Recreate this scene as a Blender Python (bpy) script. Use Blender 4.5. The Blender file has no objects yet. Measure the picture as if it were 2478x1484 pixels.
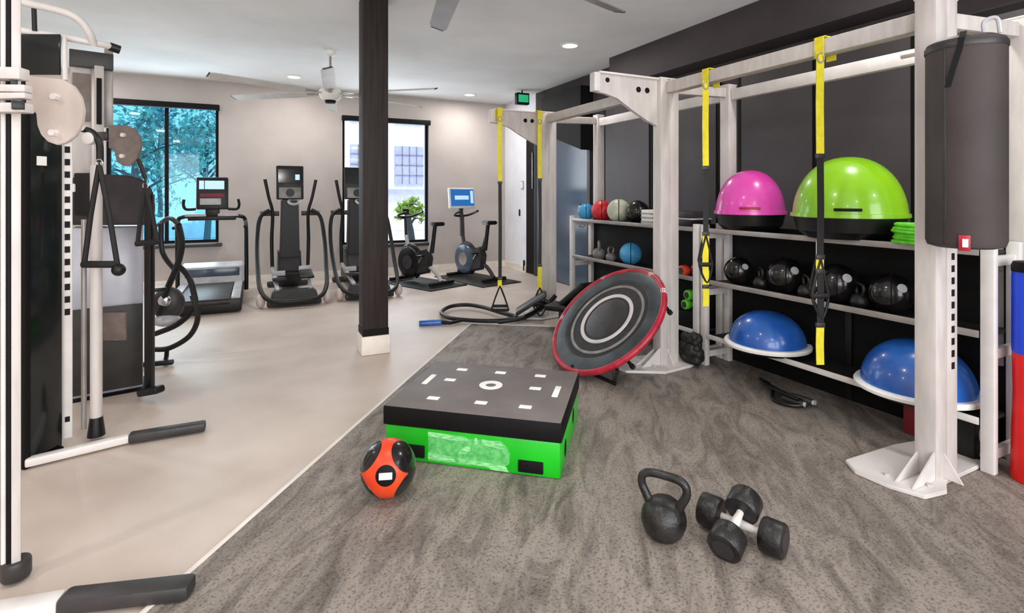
import bpy, bmesh, math, random
from mathutils import Vector, Matrix

V = Vector
PI = math.pi
sc = bpy.context.scene
col = sc.collection
random.seed(7)

# ------------------------------------------------------------------ camera, world, lights, exposure
F_PX = 1283.0                      # focal length in pixels of the 2478 px wide frame
ANG = math.atan(619.0 / F_PX)      # the room is turned 25.8 degrees from the view axis
CA, SA = math.cos(ANG), math.sin(ANG)
EYE = 1.45
HOR = 470.0
cd = bpy.data.cameras.new('camera')
cam = bpy.data.objects.new('camera', cd)
col.objects.link(cam)
cam.location = (0, 0, EYE)
cam.rotation_euler = (PI / 2, 0, -ANG)
cd.sensor_width = 36
cd.lens = F_PX / 2478 * 36
cd.shift_y = -(742 - HOR) / 2478
cd.clip_start = 0.02
sc.camera = cam

sc.view_settings.view_transform = 'Standard'
sc.view_settings.look = 'None'
sc.view_settings.gamma = 1
sc.view_settings.use_curve_mapping = False
sc.view_settings.exposure = 0.1
try:
    sc.cycles.use_denoising = True
    sc.cycles.max_bounces = 8
    sc.cycles.transparent_max_bounces = 12
    sc.cycles.sample_clamp_indirect = 6
except Exception:
    pass

wd = bpy.data.worlds.new('sky')
sc.world = wd
wd.use_nodes = True
bg = wd.node_tree.nodes['Background']
bg.inputs[0].default_value = (0.86, 0.94, 1.0, 1)
bg.inputs[1].default_value = 1.5

CEIL = 3.25
XL, XR, YF, YB = -3.5, 4.5, -3.0, 9.65      # inner faces of the room


def room(X, Y, z=0.0):
    """camera-axes ground position (X right, Y ahead) -> room position"""
    return V((CA * X + SA * Y, -SA * X + CA * Y, z))


def at(px, py, Y):
    return room((px - 1239) / F_PX * Y, Y, EYE - (py - HOR) * Y / F_PX)


def fl(px, py, z=0.0):
    Y = F_PX * (EYE - z) / (py - HOR)
    p = room((px - 1239) / F_PX * Y, Y)
    p.z = z
    return p


DOWNLIGHTS = [(3.41, 5.46), (0.52, 8.75), (3.47, 8.95), (3.41, 1.9), (0.5, 2.0), (-2.4, 8.75),
              (-2.4, 5.4), (-2.4, 1.9), (0.5, -1.4), (3.4, -1.4), (-2.4, -1.4)]
LAMP_W = 18.0


def area_light(name, loc, rot, sx, sy, power, color, spread=PI):
    ld = bpy.data.lights.new(name, 'AREA')
    ld.shape = 'RECTANGLE'
    ld.size, ld.size_y = sx, sy
    ld.energy = power
    ld.color = color
    ld.spread = spread
    o = bpy.data.objects.new(name, ld)
    col.objects.link(o)
    o.location = loc
    o.rotation_euler = rot
    return o


# midday sun on the street outside; the roof keeps it off the room
sd = bpy.data.lights.new('sun', 'SUN')
sd.energy = 3.2
sd.angle = 0.05
sd.color = (1.0, 0.97, 0.92)
so = bpy.data.objects.new('sun', sd)
col.objects.link(so)
so.rotation_euler = (math.radians(30), 0, math.radians(20))

# added fill lamp behind the camera, then daylight at the two windows of the back wall
area_light('fill_front', (0.5, YF + 0.12, 1.65), (PI / 2, 0, 0), 7.0, 2.5, 270, (1.0, 0.985, 0.965))
area_light('daylight_window', (-1.27, YB - 0.05, 1.75), (-PI / 2, 0, 0), 1.4, 2.1, 38, (0.85, 0.95, 1.0))
area_light('daylight_window', (2.13, YB - 0.05, 1.75), (-PI / 2, 0, 0), 1.4, 2.1, 38, (0.9, 0.95, 1.0))


# ------------------------------------------------------------------ materials
def lin(c):
    r = []
    for v in c:
        v = v / 255.0
        r.append(v / 12.92 if v <= 0.04045 else ((v + 0.055) / 1.055) ** 2.4)
    return (r[0], r[1], r[2], 1)


def pm(name, c, rough=0.5, metal=0.0, c2=None, scale=6.0, bump=0.0, bscale=60.0, coat=0.0, stretch=None, detail=4, lo=0.35, hi=0.65, spec=0.5):
    m = bpy.data.materials.new(name)
    m.use_nodes = True
    nt = m.node_tree
    b = nt.nodes['Principled BSDF']
    b.inputs['Base Color'].default_value = lin(c)
    b.inputs['Roughness'].default_value = rough
    b.inputs['Metallic'].default_value = metal
    b.inputs['Specular IOR Level'].default_value = spec
    if coat:
        b.inputs['Coat Weight'].default_value = coat
        b.inputs['Coat Roughness'].default_value = 0.08
    tc = nt.nodes.new('ShaderNodeTexCoord')
    mp = nt.nodes.new('ShaderNodeMapping')
    nt.links.new(tc.outputs['Object'], mp.inputs['Vector'])
    if stretch:
        mp.inputs['Scale'].default_value = stretch[:3]
        if len(stretch) > 3:
            mp.inputs['Rotation'].default_value = (0, 0, stretch[3])
    if c2 is None:
        c2 = tuple(min(255, v * 1.06 + 2) for v in c)
    n = nt.nodes.new('ShaderNodeTexNoise')
    n.inputs['Scale'].default_value = scale
    n.inputs['Detail'].default_value = detail
    nt.links.new(mp.outputs[0], n.inputs['Vector'])
    r = nt.nodes.new('ShaderNodeValToRGB')
    r.color_ramp.elements[0].position = lo
    r.color_ramp.elements[1].position = hi
    r.color_ramp.elements[0].color = lin(c)
    r.color_ramp.elements[1].color = lin(c2)
    nt.links.new(n.outputs['Fac'], r.inputs['Fac'])
    nt.links.new(r.outputs[0], b.inputs['Base Color'])
    if bump:
        n2 = nt.nodes.new('ShaderNodeTexNoise')
        n2.inputs['Scale'].default_value = bscale
        nt.links.new(mp.outputs[0], n2.inputs['Vector'])
        bp = nt.nodes.new('ShaderNodeBump')
        bp.inputs['Strength'].default_value = bump
        bp.inputs['Distance'].default_value = 0.01
        nt.links.new(n2.outputs['Fac'], bp.inputs['Height'])
        nt.links.new(bp.outputs[0], b.inputs['Normal'])
    return m


def emit(name, c, s):
    m = bpy.data.materials.new(name)
    m.use_nodes = True
    nt = m.node_tree
    b = nt.nodes['Principled BSDF']
    b.inputs['Base Color'].default_value = lin(c)
    b.inputs['Emission Color'].default_value = lin(c)
    b.inputs['Emission Strength'].default_value = s
    return m


def glass(name, tint, gloss=0.08):
    m = bpy.data.materials.new(name)
    m.use_nodes = True
    nt = m.node_tree
    nt.nodes.remove(nt.nodes['Principled BSDF'])
    out = nt.nodes['Material Output']
    t = nt.nodes.new('ShaderNodeBsdfTransparent')
    t.inputs[0].default_value = lin(tint)
    g = nt.nodes.new('ShaderNodeBsdfGlossy')
    g.inputs['Roughness'].default_value = 0.03
    mx = nt.nodes.new('ShaderNodeMixShader')
    mx.inputs[0].default_value = gloss
    nt.links.new(t.outputs[0], mx.inputs[1])
    nt.links.new(g.outputs[0], mx.inputs[2])
    nt.links.new(mx.outputs[0], out.inputs[0])
    return m


def rubber_floor():
    """dark recycled-rubber flooring: flecks plus drawn-out mottling"""
    m = bpy.data.materials.new('rubber_floor')
    m.use_nodes = True
    nt = m.node_tree
    b = nt.nodes['Principled BSDF']
    b.inputs['Roughness'].default_value = 0.62
    tc = nt.nodes.new('ShaderNodeTexCoord')
    mp = nt.nodes.new('ShaderNodeMapping')
    mp.inputs['Scale'].default_value = (1.0, 3.4, 1.0)
    mr = nt.nodes.new('ShaderNodeMapping')
    mr.inputs['Rotation'].default_value = (0, 0, math.radians(-52))
    nt.links.new(tc.outputs['Object'], mr.inputs[0])
    nt.links.new(mr.outputs[0], mp.inputs[0])
    n1 = nt.nodes.new('ShaderNodeTexNoise')
    n1.inputs['Scale'].default_value = 3.2
    n1.inputs['Detail'].default_value = 9
    n1.inputs['Roughness'].default_value = 0.68
    n1.inputs['Distortion'].default_value = 1.1
    nt.links.new(mp.outputs[0], n1.inputs['Vector'])
    r1 = nt.nodes.new('ShaderNodeValToRGB')
    e = r1.color_ramp.elements
    n1.inputs['Scale'].default_value = 2.2
    e[0].position, e[0].color = 0.30, lin((92, 84, 78))
    e[1].position, e[1].color = 0.56, lin((150, 140, 131))
    q = e.new(0.44)
    q.color = lin((124, 115, 108))
    nt.links.new(n1.outputs['Fac'], r1.inputs[0])
    n2 = nt.nodes.new('ShaderNodeTexNoise')
    n2.inputs['Scale'].default_value = 95
    n2.inputs['Detail'].default_value = 3
    nt.links.new(tc.outputs['Object'], n2.inputs['Vector'])
    r2 = nt.nodes.new('ShaderNodeValToRGB')
    r2.color_ramp.elements[0].position, r2.color_ramp.elements[0].color = 0.36, (0.42, 0.40, 0.39, 1)
    r2.color_ramp.elements[1].position, r2.color_ramp.elements[1].color = 0.48, (1, 1, 1, 1)
    nt.links.new(n2.outputs['Fac'], r2.inputs[0])
    mx = nt.nodes.new('ShaderNodeMixRGB')
    mx.blend_type = 'MULTIPLY'
    mx.inputs[0].default_value = 0.8
    nt.links.new(r1.outputs[0], mx.inputs[1])
    nt.links.new(r2.outputs[0], mx.inputs[2])
    nt.links.new(mx.outputs[0], b.inputs['Base Color'])
    bp = nt.nodes.new('ShaderNodeBump')
    bp.inputs['Strength'].default_value = 0.25
    bp.inputs['Distance'].default_value = 0.004
    nt.links.new(n2.outputs['Fac'], bp.inputs['Height'])
    nt.links.new(bp.outputs[0], b.inputs['Normal'])
    return m


M = {}
M['floor'] = pm('beige_floor', (196, 180, 168), 0.45, c2=(213, 199, 188), scale=1.4, detail=7, bump=0.05, bscale=40)
M['mat'] = rubber_floor()
M['edge'] = pm('halo_strip', (226, 218, 210), 0.5)  # pale colour of the bright halo along the flooring
M['ceiling'] = pm('ceiling_paint', (228, 230, 230), 0.9, scale=0.8)
M['wall'] = pm('tan_wall', (190, 181, 176), 0.85, scale=1.2)
M['white_wall'] = pm('white_wall', (228, 228, 234), 0.75, scale=1.5)
M['dark_wall'] = pm('dark_wall', (62, 56, 57), 0.75, c2=(76, 69, 70), scale=1.1, spec=0.25)
M['panel'] = pm('dark_panel', (66, 61, 63), 0.4, c2=(76, 71, 73), scale=1.2, spec=0.3)
M['blackp'] = pm('black_paint', (12, 11, 12), 0.6, spec=0.2)
M['black'] = pm('black_plastic', (14, 13, 14), 0.4, c2=(22, 21, 23), scale=12, spec=0.4)
M['rubber'] = pm('black_rubber', (18, 17, 17), 0.6, c2=(30, 28, 28), scale=22, bump=0.15)
M['column'] = pm('column_paint', (38, 31, 30), 0.6, c2=(50, 42, 41), scale=5, spec=0.25, stretch=(8, 8, 0.4))
M['plinth'] = pm('white_plinth', (232, 224, 214), 0.6)
M['steel'] = pm('cream_steel', (198, 190, 186), 0.42, c2=(212, 204, 200), scale=7, stretch=(3, 3, 0.6))
M['white_steel'] = pm('white_steel', (214, 208, 205), 0.4)
M['grey_steel'] = pm('grey_steel', (150, 143, 139), 0.35, metal=0.2, c2=(172, 164, 160), scale=6)
M['chrome'] = pm('chrome', (210, 210, 212), 0.18, metal=1.0)
M['silver'] = pm('silver_plastic', (170, 168, 172), 0.35, c2=(196, 194, 198), scale=8)
M['dark_grey'] = pm('dark_grey_plastic', (42, 40, 41), 0.45, c2=(56, 53, 54), scale=9)
M['bag'] = pm('bag_vinyl', (60, 52, 52), 0.6, c2=(70, 62, 61), spec=0.3, scale=2.5, bump=0.1, bscale=30)
M['green'] = pm('green_plastic', (14, 172, 24), 0.35, c2=(22, 196, 30), scale=3)
M['green_light'] = pm('pale_green_print', (170, 238, 170), 0.45, c2=(90, 190, 105), scale=26, stretch=(1, 1, 6))
M['green_mid'] = pm('mid_green_print', (70, 170, 84), 0.45, c2=(110, 205, 118), scale=34)
M['deck'] = pm('step_rubber', (104, 96, 94), 0.6, c2=(116, 108, 106), scale=5, bump=0.15, bscale=200)
M['white'] = pm('white_print', (240, 238, 234), 0.5)
M['orange'] = pm('orange_rubber', (226, 62, 26), 0.4, c2=(240, 84, 36), scale=6)
M['iron'] = pm('cast_iron', (16, 15, 16), 0.38, c2=(44, 42, 42), scale=14, bump=0.25, bscale=70)
M['red'] = pm('red_frame', (150, 22, 42), 0.35, c2=(190, 40, 60), scale=10)
M['net'] = pm('jump_mat', (38, 36, 38), 0.7, c2=(52, 49, 50), scale=30, bump=0.2, bscale=150)
M['ring'] = pm('pale_ring', (206, 200, 200), 0.5)
M['skirt'] = pm('dark_skirt', (44, 48, 52), 0.45, c2=(72, 80, 86), scale=6)
M['yellow'] = pm('yellow_webbing', (228, 212, 30), 0.6, c2=(240, 226, 50), scale=30, bump=0.1)
M['web'] = pm('black_webbing', (15, 14, 15), 0.6, bump=0.1)
M['pink'] = pm('pink_vinyl', (226, 66, 176), 0.28, c2=(234, 98, 196), scale=3, coat=0.4)
M['lime'] = pm('lime_vinyl', (128, 190, 14), 0.28, c2=(150, 204, 26), scale=2.5, coat=0.4)
M['blue'] = pm('blue_vinyl', (30, 84, 168), 0.25, c2=(52, 110, 196), scale=4, coat=0.4)
M['sky_blue'] = pm('sky_blue_rubber', (60, 150, 205), 0.4, c2=(90, 176, 226), scale=8)
M['red_ball'] = pm('red_rubber', (190, 22, 36), 0.4, c2=(222, 60, 66), scale=8)
M['pale_ball'] = pm('pale_rubber', (206, 208, 188), 0.4, c2=(140, 150, 130), scale=6)
M['lime_green'] = pm('lime_green_rubber', (88, 200, 30), 0.45, c2=(120, 226, 60), scale=20)
M['vermilion'] = pm('orange_red_rubber', (226, 70, 42), 0.4)
M['shiny_black'] = pm('glossy_black_ball', (14, 13, 14), 0.2, c2=(34, 32, 32), scale=6, coat=0.3)
M['grey_ball'] = pm('grey_ball', (120, 116, 112), 0.4, c2=(150, 146, 140), scale=9)
M['acrylic'] = pm('smoked_shield', (20, 24, 24), 0.12, c2=(32, 36, 35), scale=2)
M['frost'] = pm('frosted_shield', (196, 196, 206), 0.3, c2=(176, 176, 188), scale=3)
M['screen'] = emit('blue_screen', (38, 98, 165), 0.7)
M['screen_light'] = emit('pale_screen', (170, 205, 235), 0.8)
M['screen_dark'] = pm('dark_screen', (22, 24, 30), 0.1)
M['lamp'] = emit('lamp_glow', (255, 250, 240), 9)
M['green_glow'] = emit('green_glow', (36, 160, 110), 0.8)
M['glass_teal'] = glass('tinted_glass', (178, 228, 246), 0.03)
M['glass_clear'] = glass('clear_glass', (236, 240, 248), 0.03)
M['door_glass'] = pm('door_glass', (84, 100, 120), 0.16, c2=(66, 78, 92), scale=0.9)
M['red_roll'] = pm('red_foam', (214, 14, 10), 0.45)
M['blue_roll'] = pm('blue_foam', (24, 66, 214), 0.45)
M['dark_red'] = pm('dark_red_box', (120, 26, 40), 0.5)
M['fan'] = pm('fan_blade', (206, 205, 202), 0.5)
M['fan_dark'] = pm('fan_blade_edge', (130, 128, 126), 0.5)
M['bark'] = pm('bark', (70, 80, 84), 0.9, bump=0.5, bscale=20)
M['leaf'] = pm('leaf', (70, 120, 130), 0.6, c2=(130, 190, 170), scale=1.4)
M['leaf2'] = pm('leaf_fresh', (150, 196, 60), 0.6, c2=(190, 220, 90), scale=3)
M['paving'] = pm('outdoor_paving', (226, 226, 226), 0.8)
M['render'] = pm('building_render', (226, 226, 240), 0.8)
M['lavender'] = pm('building_lavender', (172, 176, 214), 0.7)  # lavender of the windows and ledge
M['water'] = pm('dark_water', (20, 24, 26), 0.3)
M['brown'] = pm('brown_grey_plate', (112, 100, 94), 0.5, c2=(128, 116, 110), scale=14)
M['cream'] = pm('cream_plate', (190, 176, 168), 0.45)
M['foam_grip'] = pm('foam_grip', (22, 21, 22), 0.7)
M['weights'] = pm('weight_plates', (40, 37, 36), 0.5, c2=(52, 49, 47), scale=10)


# ------------------------------------------------------------------ mesh builder
class MB:
    def __init__(self, *mats):
        self.bm = bmesh.new()
        self.mats = list(mats)
        self.mi = 0

    def use(self, m):
        if m not in self.mats:
            self.mats.append(m)
        self.mi = self.mats.index(m)
        return self

    def _absorb(self, tmp, mat4=None):
        if mat4 is not None:
            bmesh.ops.transform(tmp, matrix=mat4, verts=tmp.verts)
        for f in tmp.faces:
            f.material_index = self.mi
        me = bpy.data.meshes.new('t')
        tmp.to_mesh(me)
        tmp.free()
        self.bm.from_mesh(me)
        bpy.data.meshes.remove(me)
        return self

    def box(self, c, s, rot=None, bev=0.0, seg=2):
        t = bmesh.new()
        bmesh.ops.create_cube(t, size=1)
        bmesh.ops.scale(t, vec=V(s), verts=t.verts)
        if bev > 0:
            b = min(bev, min(s) * 0.49)
            bmesh.ops.bevel(t, geom=t.edges[:], offset=b, segments=seg, affect='EDGES', profile=0.5)
        m = Matrix.Translation(V(c))
        if rot is not None:
            m = m @ (rot if isinstance(rot, Matrix) else Matrix.Rotation(rot, 4, 'Z'))
        return self._absorb(t, m)

    def bar(self, p0, p1, w, h, bev=0.003, up=(0, 0, 1)):
        """rectangular bar; w across, h along 'up'"""
        p0, p1 = V(p0), V(p1)
        d = p1 - p0
        y = d.normalized()
        u = V(up)
        x = y.cross(u)
        if x.length < 1e-4:
            x = y.cross(V((1, 0, 0)))
        x.normalize()
        z = x.cross(y)
        m = Matrix((x, y, z)).transposed().to_4x4()
        return self.box((p0 + p1) / 2, (w, d.length, h), m, bev)

    def sweep(self, pts, sec, closed=False, up=None, cap=True):
        pts = [V(p) for p in pts]
        n = len(pts)
        t = bmesh.new()
        rings = []
        prev = None
        for i, p in enumerate(pts):
            if closed:
                d = pts[(i + 1) % n] - pts[i - 1]
            else:
                d = pts[min(i + 1, n - 1)] - pts[max(i - 1, 0)]
            d.normalize()
            if up is not None:
                x = d.cross(V(up))
                if x.length < 1e-5:
                    x = V((1, 0, 0))
            elif prev is None:
                x = d.cross(V((0, 0, 1)))
                if x.length < 0.1:
                    x = d.cross(V((1, 0, 0)))
            else:
                x = prev - d * prev.dot(d)
            x.normalize()
            prev = x
            y = x.cross(d)
            s = sec(i) if callable(sec) else sec
            rings.append([t.verts.new(p + x * a + y * b) for a, b in s])
        k = len(rings[0])
        m = n if closed else n - 1
        for i in range(m):
            A, B = rings[i], rings[(i + 1) % n]
            for j in range(k):
                t.faces.new((A[j], A[(j + 1) % k], B[(j + 1) % k], B[j]))
        if cap and not closed:
            t.faces.new(rings[0][::-1])
            t.faces.new(rings[-1])
        bmesh.ops.recalc_face_normals(t, faces=t.faces[:])
        return self._absorb(t)

    def tube(self, pts, r, n=10, closed=False, smooth=0, cap=True):
        pts = [V(p) for p in pts]
        if smooth:
            pts, r = catmull(pts, smooth, closed, r)
        if isinstance(r, (list, tuple)):
            def sec(i):
                return [(r[i] * math.cos(a * 2 * PI / n), r[i] * math.sin(a * 2 * PI / n)) for a in range(n)]
        else:
            sec = [(r * math.cos(a * 2 * PI / n), r * math.sin(a * 2 * PI / n)) for a in range(n)]
        return self.sweep(pts, sec, closed, cap=cap)

    def strap(self, pts, w, t=0.004, side=(1, 0, 0), closed=False):
        """flat webbing; 'side' is the direction of its width"""
        pts = [V(p) for p in pts]
        s = V(side).normalized()
        n = len(pts)
        b = bmesh.new()
        rings = []
        for i, p in enumerate(pts):
            d = (pts[(i + 1) % n] - pts[i - 1]) if closed else (pts[min(i + 1, n - 1)] - pts[max(i - 1, 0)])
            nn = d.cross(s)
            if nn.length < 1e-6:
                nn = V((0, 1, 0))
            nn.normalize()
            rings.append([b.verts.new(p + s * a * w / 2 + nn * c * t / 2) for a, c in ((-1, -1), (1, -1), (1, 1), (-1, 1))])
        for i in range(n if closed else n - 1):
            A, B = rings[i], rings[(i + 1) % n]
            for j in range(4):
                b.faces.new((A[j], A[(j + 1) % 4], B[(j + 1) % 4], B[j]))
        if not closed:
            b.faces.new(rings[0][::-1])
            b.faces.new(rings[-1])
        bmesh.ops.recalc_face_normals(b, faces=b.faces[:])
        return self._absorb(b)

    def lathe(self, prof, n=32, m=None):
        t = bmesh.new()
        rings = []
        for r, z in prof:
            if r < 1e-6:
                rings.append([t.verts.new((0, 0, z))])
            else:
                rings.append([t.verts.new((r * math.cos(a * 2 * PI / n), r * math.sin(a * 2 * PI / n), z)) for a in range(n)])
        for A, B in zip(rings, rings[1:]):
            for j in range(n):
                j2 = (j + 1) % n
                if len(A) == 1 and len(B) == 1:
                    continue
                if len(A) == 1:
                    t.faces.new((A[0], B[j], B[j2]))
                elif len(B) == 1:
                    t.faces.new((A[j], A[j2], B[0]))
                else:
                    t.faces.new((A[j], A[j2], B[j2], B[j]))
        bmesh.ops.recalc_face_normals(t, faces=t.faces[:])
        return self._absorb(t, m)

    def cyl(self, p0, p1, r, n=20, r2=None, bev=0.0):
        p0, p1 = V(p0), V(p1)
        d = p1 - p0
        L = d.length
        r2 = r if r2 is None else r2
        m = Matrix.Translation(p0) @ d.to_track_quat('Z', 'Y').to_matrix().to_4x4()
        if bev:
            pr = [(0, 0), (r - bev, 0), (r - bev * .3, bev * .3), (r, bev), (r2, L - bev), (r2 - bev * .3, L - bev * .3), (r2 - bev, L), (0, L)]
        else:
            pr = [(0, 0), (r, 0), (r2, L), (0, L)]
        return self.lathe(pr, n, m)

    def ball(self, c, r, sx=1, sy=1, sz=1, n=24, rot=None):
        t = bmesh.new()
        bmesh.ops.create_uvsphere(t, u_segments=n, v_segments=max(8, n * 2 // 3), radius=r)
        m = Matrix.Translation(V(c))
        if rot is not None:
            m = m @ rot
        m = m @ Matrix.Diagonal((sx, sy, sz, 1))
        return self._absorb(t, m)

    def prism(self, poly, vec, bev=0.0):
        t = bmesh.new()
        vs = [t.verts.new(V(p)) for p in poly]
        f = t.faces.new(vs)
        r = bmesh.ops.extrude_face_region(t, geom=[f])
        nv = [g for g in r['geom'] if isinstance(g, bmesh.types.BMVert)]
        bmesh.ops.translate(t, vec=V(vec), verts=nv)
        bmesh.ops.recalc_face_normals(t, faces=t.faces[:])
        if bev:
            bmesh.ops.bevel(t, geom=t.edges[:], offset=bev, segments=2, affect='EDGES')
        return self._absorb(t)

    def torus(self, c, R, r, m=None, n=48, k=10, sx=1, sy=1):
        mm = Matrix.Translation(V(c)) @ (m if m is not None else Matrix())
        pts = [mm @ V((R * sx * math.cos(a * 2 * PI / n), R * sy * math.sin(a * 2 * PI / n), 0)) for a in range(n)]
        return self.tube(pts, r, k, closed=True)

    def obj(self, name, parent=None, origin=(0, 0, 0), loc=None, bevel=0):
        o3 = V(origin)
        me = bpy.data.meshes.new(name)
        bmesh.ops.translate(self.bm, vec=-o3, verts=self.bm.verts)
        self.bm.to_mesh(me)
        self.bm.free()
        for m in self.mats:
            me.materials.append(M[m])
        if me.polygons:
            me.polygons.foreach_set('use_smooth', [True] * len(me.polygons))
            me.set_sharp_from_angle(angle=math.radians(34))
        o = bpy.data.objects.new(name, me)
        col.objects.link(o)
        if parent is not None:
            o.parent = parent
        else:
            o.location = o3
        return o


def catmull(pts, k, closed, r=None):
    n = len(pts)
    out, rr = [], []
    isr = isinstance(r, (list, tuple))
    rng = range(n if closed else n - 1)
    for i in rng:
        p0 = pts[(i - 1) % n] if (closed or i > 0) else pts[0]
        p1 = pts[i]
        p2 = pts[(i + 1) % n]
        p3 = pts[(i + 2) % n] if (closed or i + 2 < n) else pts[-1]
        for j in range(k):
            t = j / k
            out.append(0.5 * ((2 * p1) + (p2 - p0) * t + (2 * p0 - 5 * p1 + 4 * p2 - p3) * t * t + (3 * p1 - p0 - 3 * p2 + p3) * t ** 3))
            if isr:
                rr.append(r[i] * (1 - t) + r[(i + 1) % n] * t)
    if not closed:
        out.append(pts[-1])
        if isr:
            rr.append(r[-1])
    return out, (rr if isr else r)


class Thing:
    """an Empty at the thing's base that parents its parts; shapes are given in room coordinates"""
    def __init__(self, name, label, cat, loc=(0, 0, 0), group=None):
        o = bpy.data.objects.new(name, None)
        o.empty_display_size = 0.1
        col.objects.link(o)
        o.location = loc
        o['label'] = label
        o['category'] = cat
        if group:
            o['group'] = group
        self.o = o
        self.loc = V(loc)

    def part(self, name, mb, parent=None, label=None):
        p = mb.obj(name, parent or self.o, self.loc)
        if label:
            p['label'] = label
        return p


def single(name, mb, label, cat, loc=(0, 0, 0), group=None, kind=None):
    o = mb.obj(name, None, loc)
    o['label'] = label
    o['category'] = cat
    if group:
        o['group'] = group
    if kind:
        o['kind'] = kind
    return o


def struct(name, mb, parent=None, label=None):
    o = mb.obj(name, parent)
    if parent is None:
        o['kind'] = 'structure'
        o['category'] = name.split('_')[0]
    if label:
        o['label'] = label
    return o


def dup(root, loc, rz=None, label=None, group=None):
    kids = list(root.children)
    r = root.copy()
    col.objects.link(r)
    r.location = loc
    if rz is not None:
        r.rotation_euler = (0, 0, rz)
    if label:
        r['label'] = label
    if group:
        r['group'] = group
    for ch in kids:
        gk = list(ch.children)
        c = ch.copy()
        col.objects.link(c)
        c.parent = r
        for g in gk:
            d = g.copy()
            col.objects.link(d)
            d.parent = c
    return r


RZ = lambda a: Matrix.Rotation(a, 4, 'Z')
RX = lambda a: Matrix.Rotation(a, 4, 'X')
RY = lambda a: Matrix.Rotation(a, 4, 'Y')
Z = V((0, 0, 1))

# ------------------------------------------------------------------ room shell
T = 0.15
struct('floor', MB('floor').box(((XL + XR) / 2, (YF + YB) / 2, -0.05), (XR - XL + 2 * T, YB - YF + 2 * T, 0.1)),
       label='pale beige smooth floor of the gym')
struct('ceiling', MB('ceiling').box(((XL + XR) / 2, (YF + YB) / 2, CEIL + 0.05), (XR - XL + 2 * T, YB - YF + 2 * T, 0.1)),
       label='smooth light grey painted ceiling')

P = V((2.152, 5.52, 0))
mat_poly = [P, V((4.5, 3.92, 0)), V((4.5, -3, 0)), V((-3.5, -3, 0)), V((-3.5, -1.99, 0)), V((-0.205, 2.39, 0))]
single('rubber_flooring', MB('mat').prism([(p.x, p.y, 0.0) for p in mat_poly], (0, 0, 0.008)),
       'dark grey speckled rubber flooring laid beside the beige floor', 'rubber flooring')
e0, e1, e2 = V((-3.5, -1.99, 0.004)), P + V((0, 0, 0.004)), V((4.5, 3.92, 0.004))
struct('trim_1', MB('edge').bar(V((-0.205, 2.39, 0.0065)) + V((-2.36, -3.13, 0)), e1 + V((0, 0, 0.0025)), 0.022, 0.009, 0.002).bar(e1 + V((0, 0, 0.0025)), e2 + V((0, 0, 0.0025)), 0.022, 0.009, 0.002),  # added strip: the flooring's bright edge halo built as a pale bar
       label='pale strip standing for the bright halo along the rubber flooring')


def wall_y(name, y0, y1, openings, m):
    """wall across the room (normal along y) with window openings (x0, x1, z0, z1)"""
    b = MB(m)
    xs = XL - T
    for (a, c, z0, z1) in sorted(openings):
        b.box(((xs + a) / 2, (y0 + y1) / 2, CEIL / 2), (a - xs, y1 - y0, CEIL))
        b.box(((a + c) / 2, (y0 + y1) / 2, z0 / 2), (c - a, y1 - y0, z0))
        b.box(((a + c) / 2, (y0 + y1) / 2, (z1 + CEIL) / 2), (c - a, y1 - y0, CEIL - z1))
        xs = c
    b.box(((xs + XR + T) / 2, (y0 + y1) / 2, CEIL / 2), (XR + T - xs, y1 - y0, CEIL))
    return struct(name, b)


W1 = (-2.0, -0.54, 0.68, 2.84)
W2 = (1.36, 2.92, 0.55, 2.80)
wall_y('wall_back', YB, YB + T, [W1, W2], 'wall')
wall_y('wall_front', YF - T, YF, [(-3.0, 0.3, 0.4, 2.9), (0.7, 4.0, 0.4, 2.9)], 'wall')  # openings behind the camera are added to let fill light in
struct('wall_left', MB('wall').box((XL - T / 2, (YF + YB) / 2, CEIL / 2), (T, YB - YF, CEIL)))
struct('wall_right', MB('dark_wall').box((XR + T / 2, (YF + 8.35) / 2, CEIL / 2), (T, 8.35 - YF, CEIL)),
       label='dark charcoal wall behind the storage racks')
struct('wall_side', MB('white_wall').box((XR + T / 2, (8.72 + YB) / 2, CEIL / 2), (T, YB - 8.72, CEIL))
       .box((XR + T / 2, 8.535, (2.45 + CEIL) / 2), (T, 0.37, CEIL - 2.45)),
       label='short white wall beside the black doorway')
struct('baseboard_back', MB('plinth').box((XL + 4, YB - 0.008, 0.06), (8, 0.016, 0.12)))
struct('baseboard_side', MB('plinth').box((XR - 0.008, 9.18, 0.06), (0.016, 0.92, 0.12)))


def window(name, w, y, glassm, mull, label, inner=-1):
    x0, x1, z0, z1 = w
    f = MB('blackp')
    t = 0.045
    f.box((x0 + t / 2, y, (z0 + z1) / 2), (t, 0.06, z1 - z0))
    f.box((x1 - t / 2, y, (z0 + z1) / 2), (t, 0.06, z1 - z0))
    f.box(((x0 + x1) / 2, y, z0 + t / 2), (x1 - x0 - 2 * t, 0.06, t))
    f.box(((x0 + x1) / 2, y, z1 - t / 2), (x1 - x0 - 2 * t, 0.06, t))
    for mx in mull:
        f.box((mx, y, (z0 + z1) / 2), (0.05, 0.05, z1 - z0 - 2 * t))
    o = struct(name, f, label=label)
    g = struct('window_glass', MB(glassm).box(((x0 + x1) / 2, y, (z0 + z1) / 2), (x1 - x0 - 2 * t, 0.008, z1 - z0 - 2 * t)), o)
    s = struct('window_sill', MB('dark_grey').box(((x0 + x1) / 2, YB - 0.05, z0 - 0.03) if inner < 0 else ((x0 + x1) / 2, YF + 0.05, z0 - 0.03), (x1 - x0 + 0.1, 0.14, 0.05), bev=0.008), o)
    if inner < 0:
        struct('shade_cassette', MB('blackp').box(((x0 + x1) / 2, YB - 0.045, z1 - 0.02), (x1 - x0 + 0.03, 0.085, 0.09), bev=0.01), o)
    return o


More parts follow.
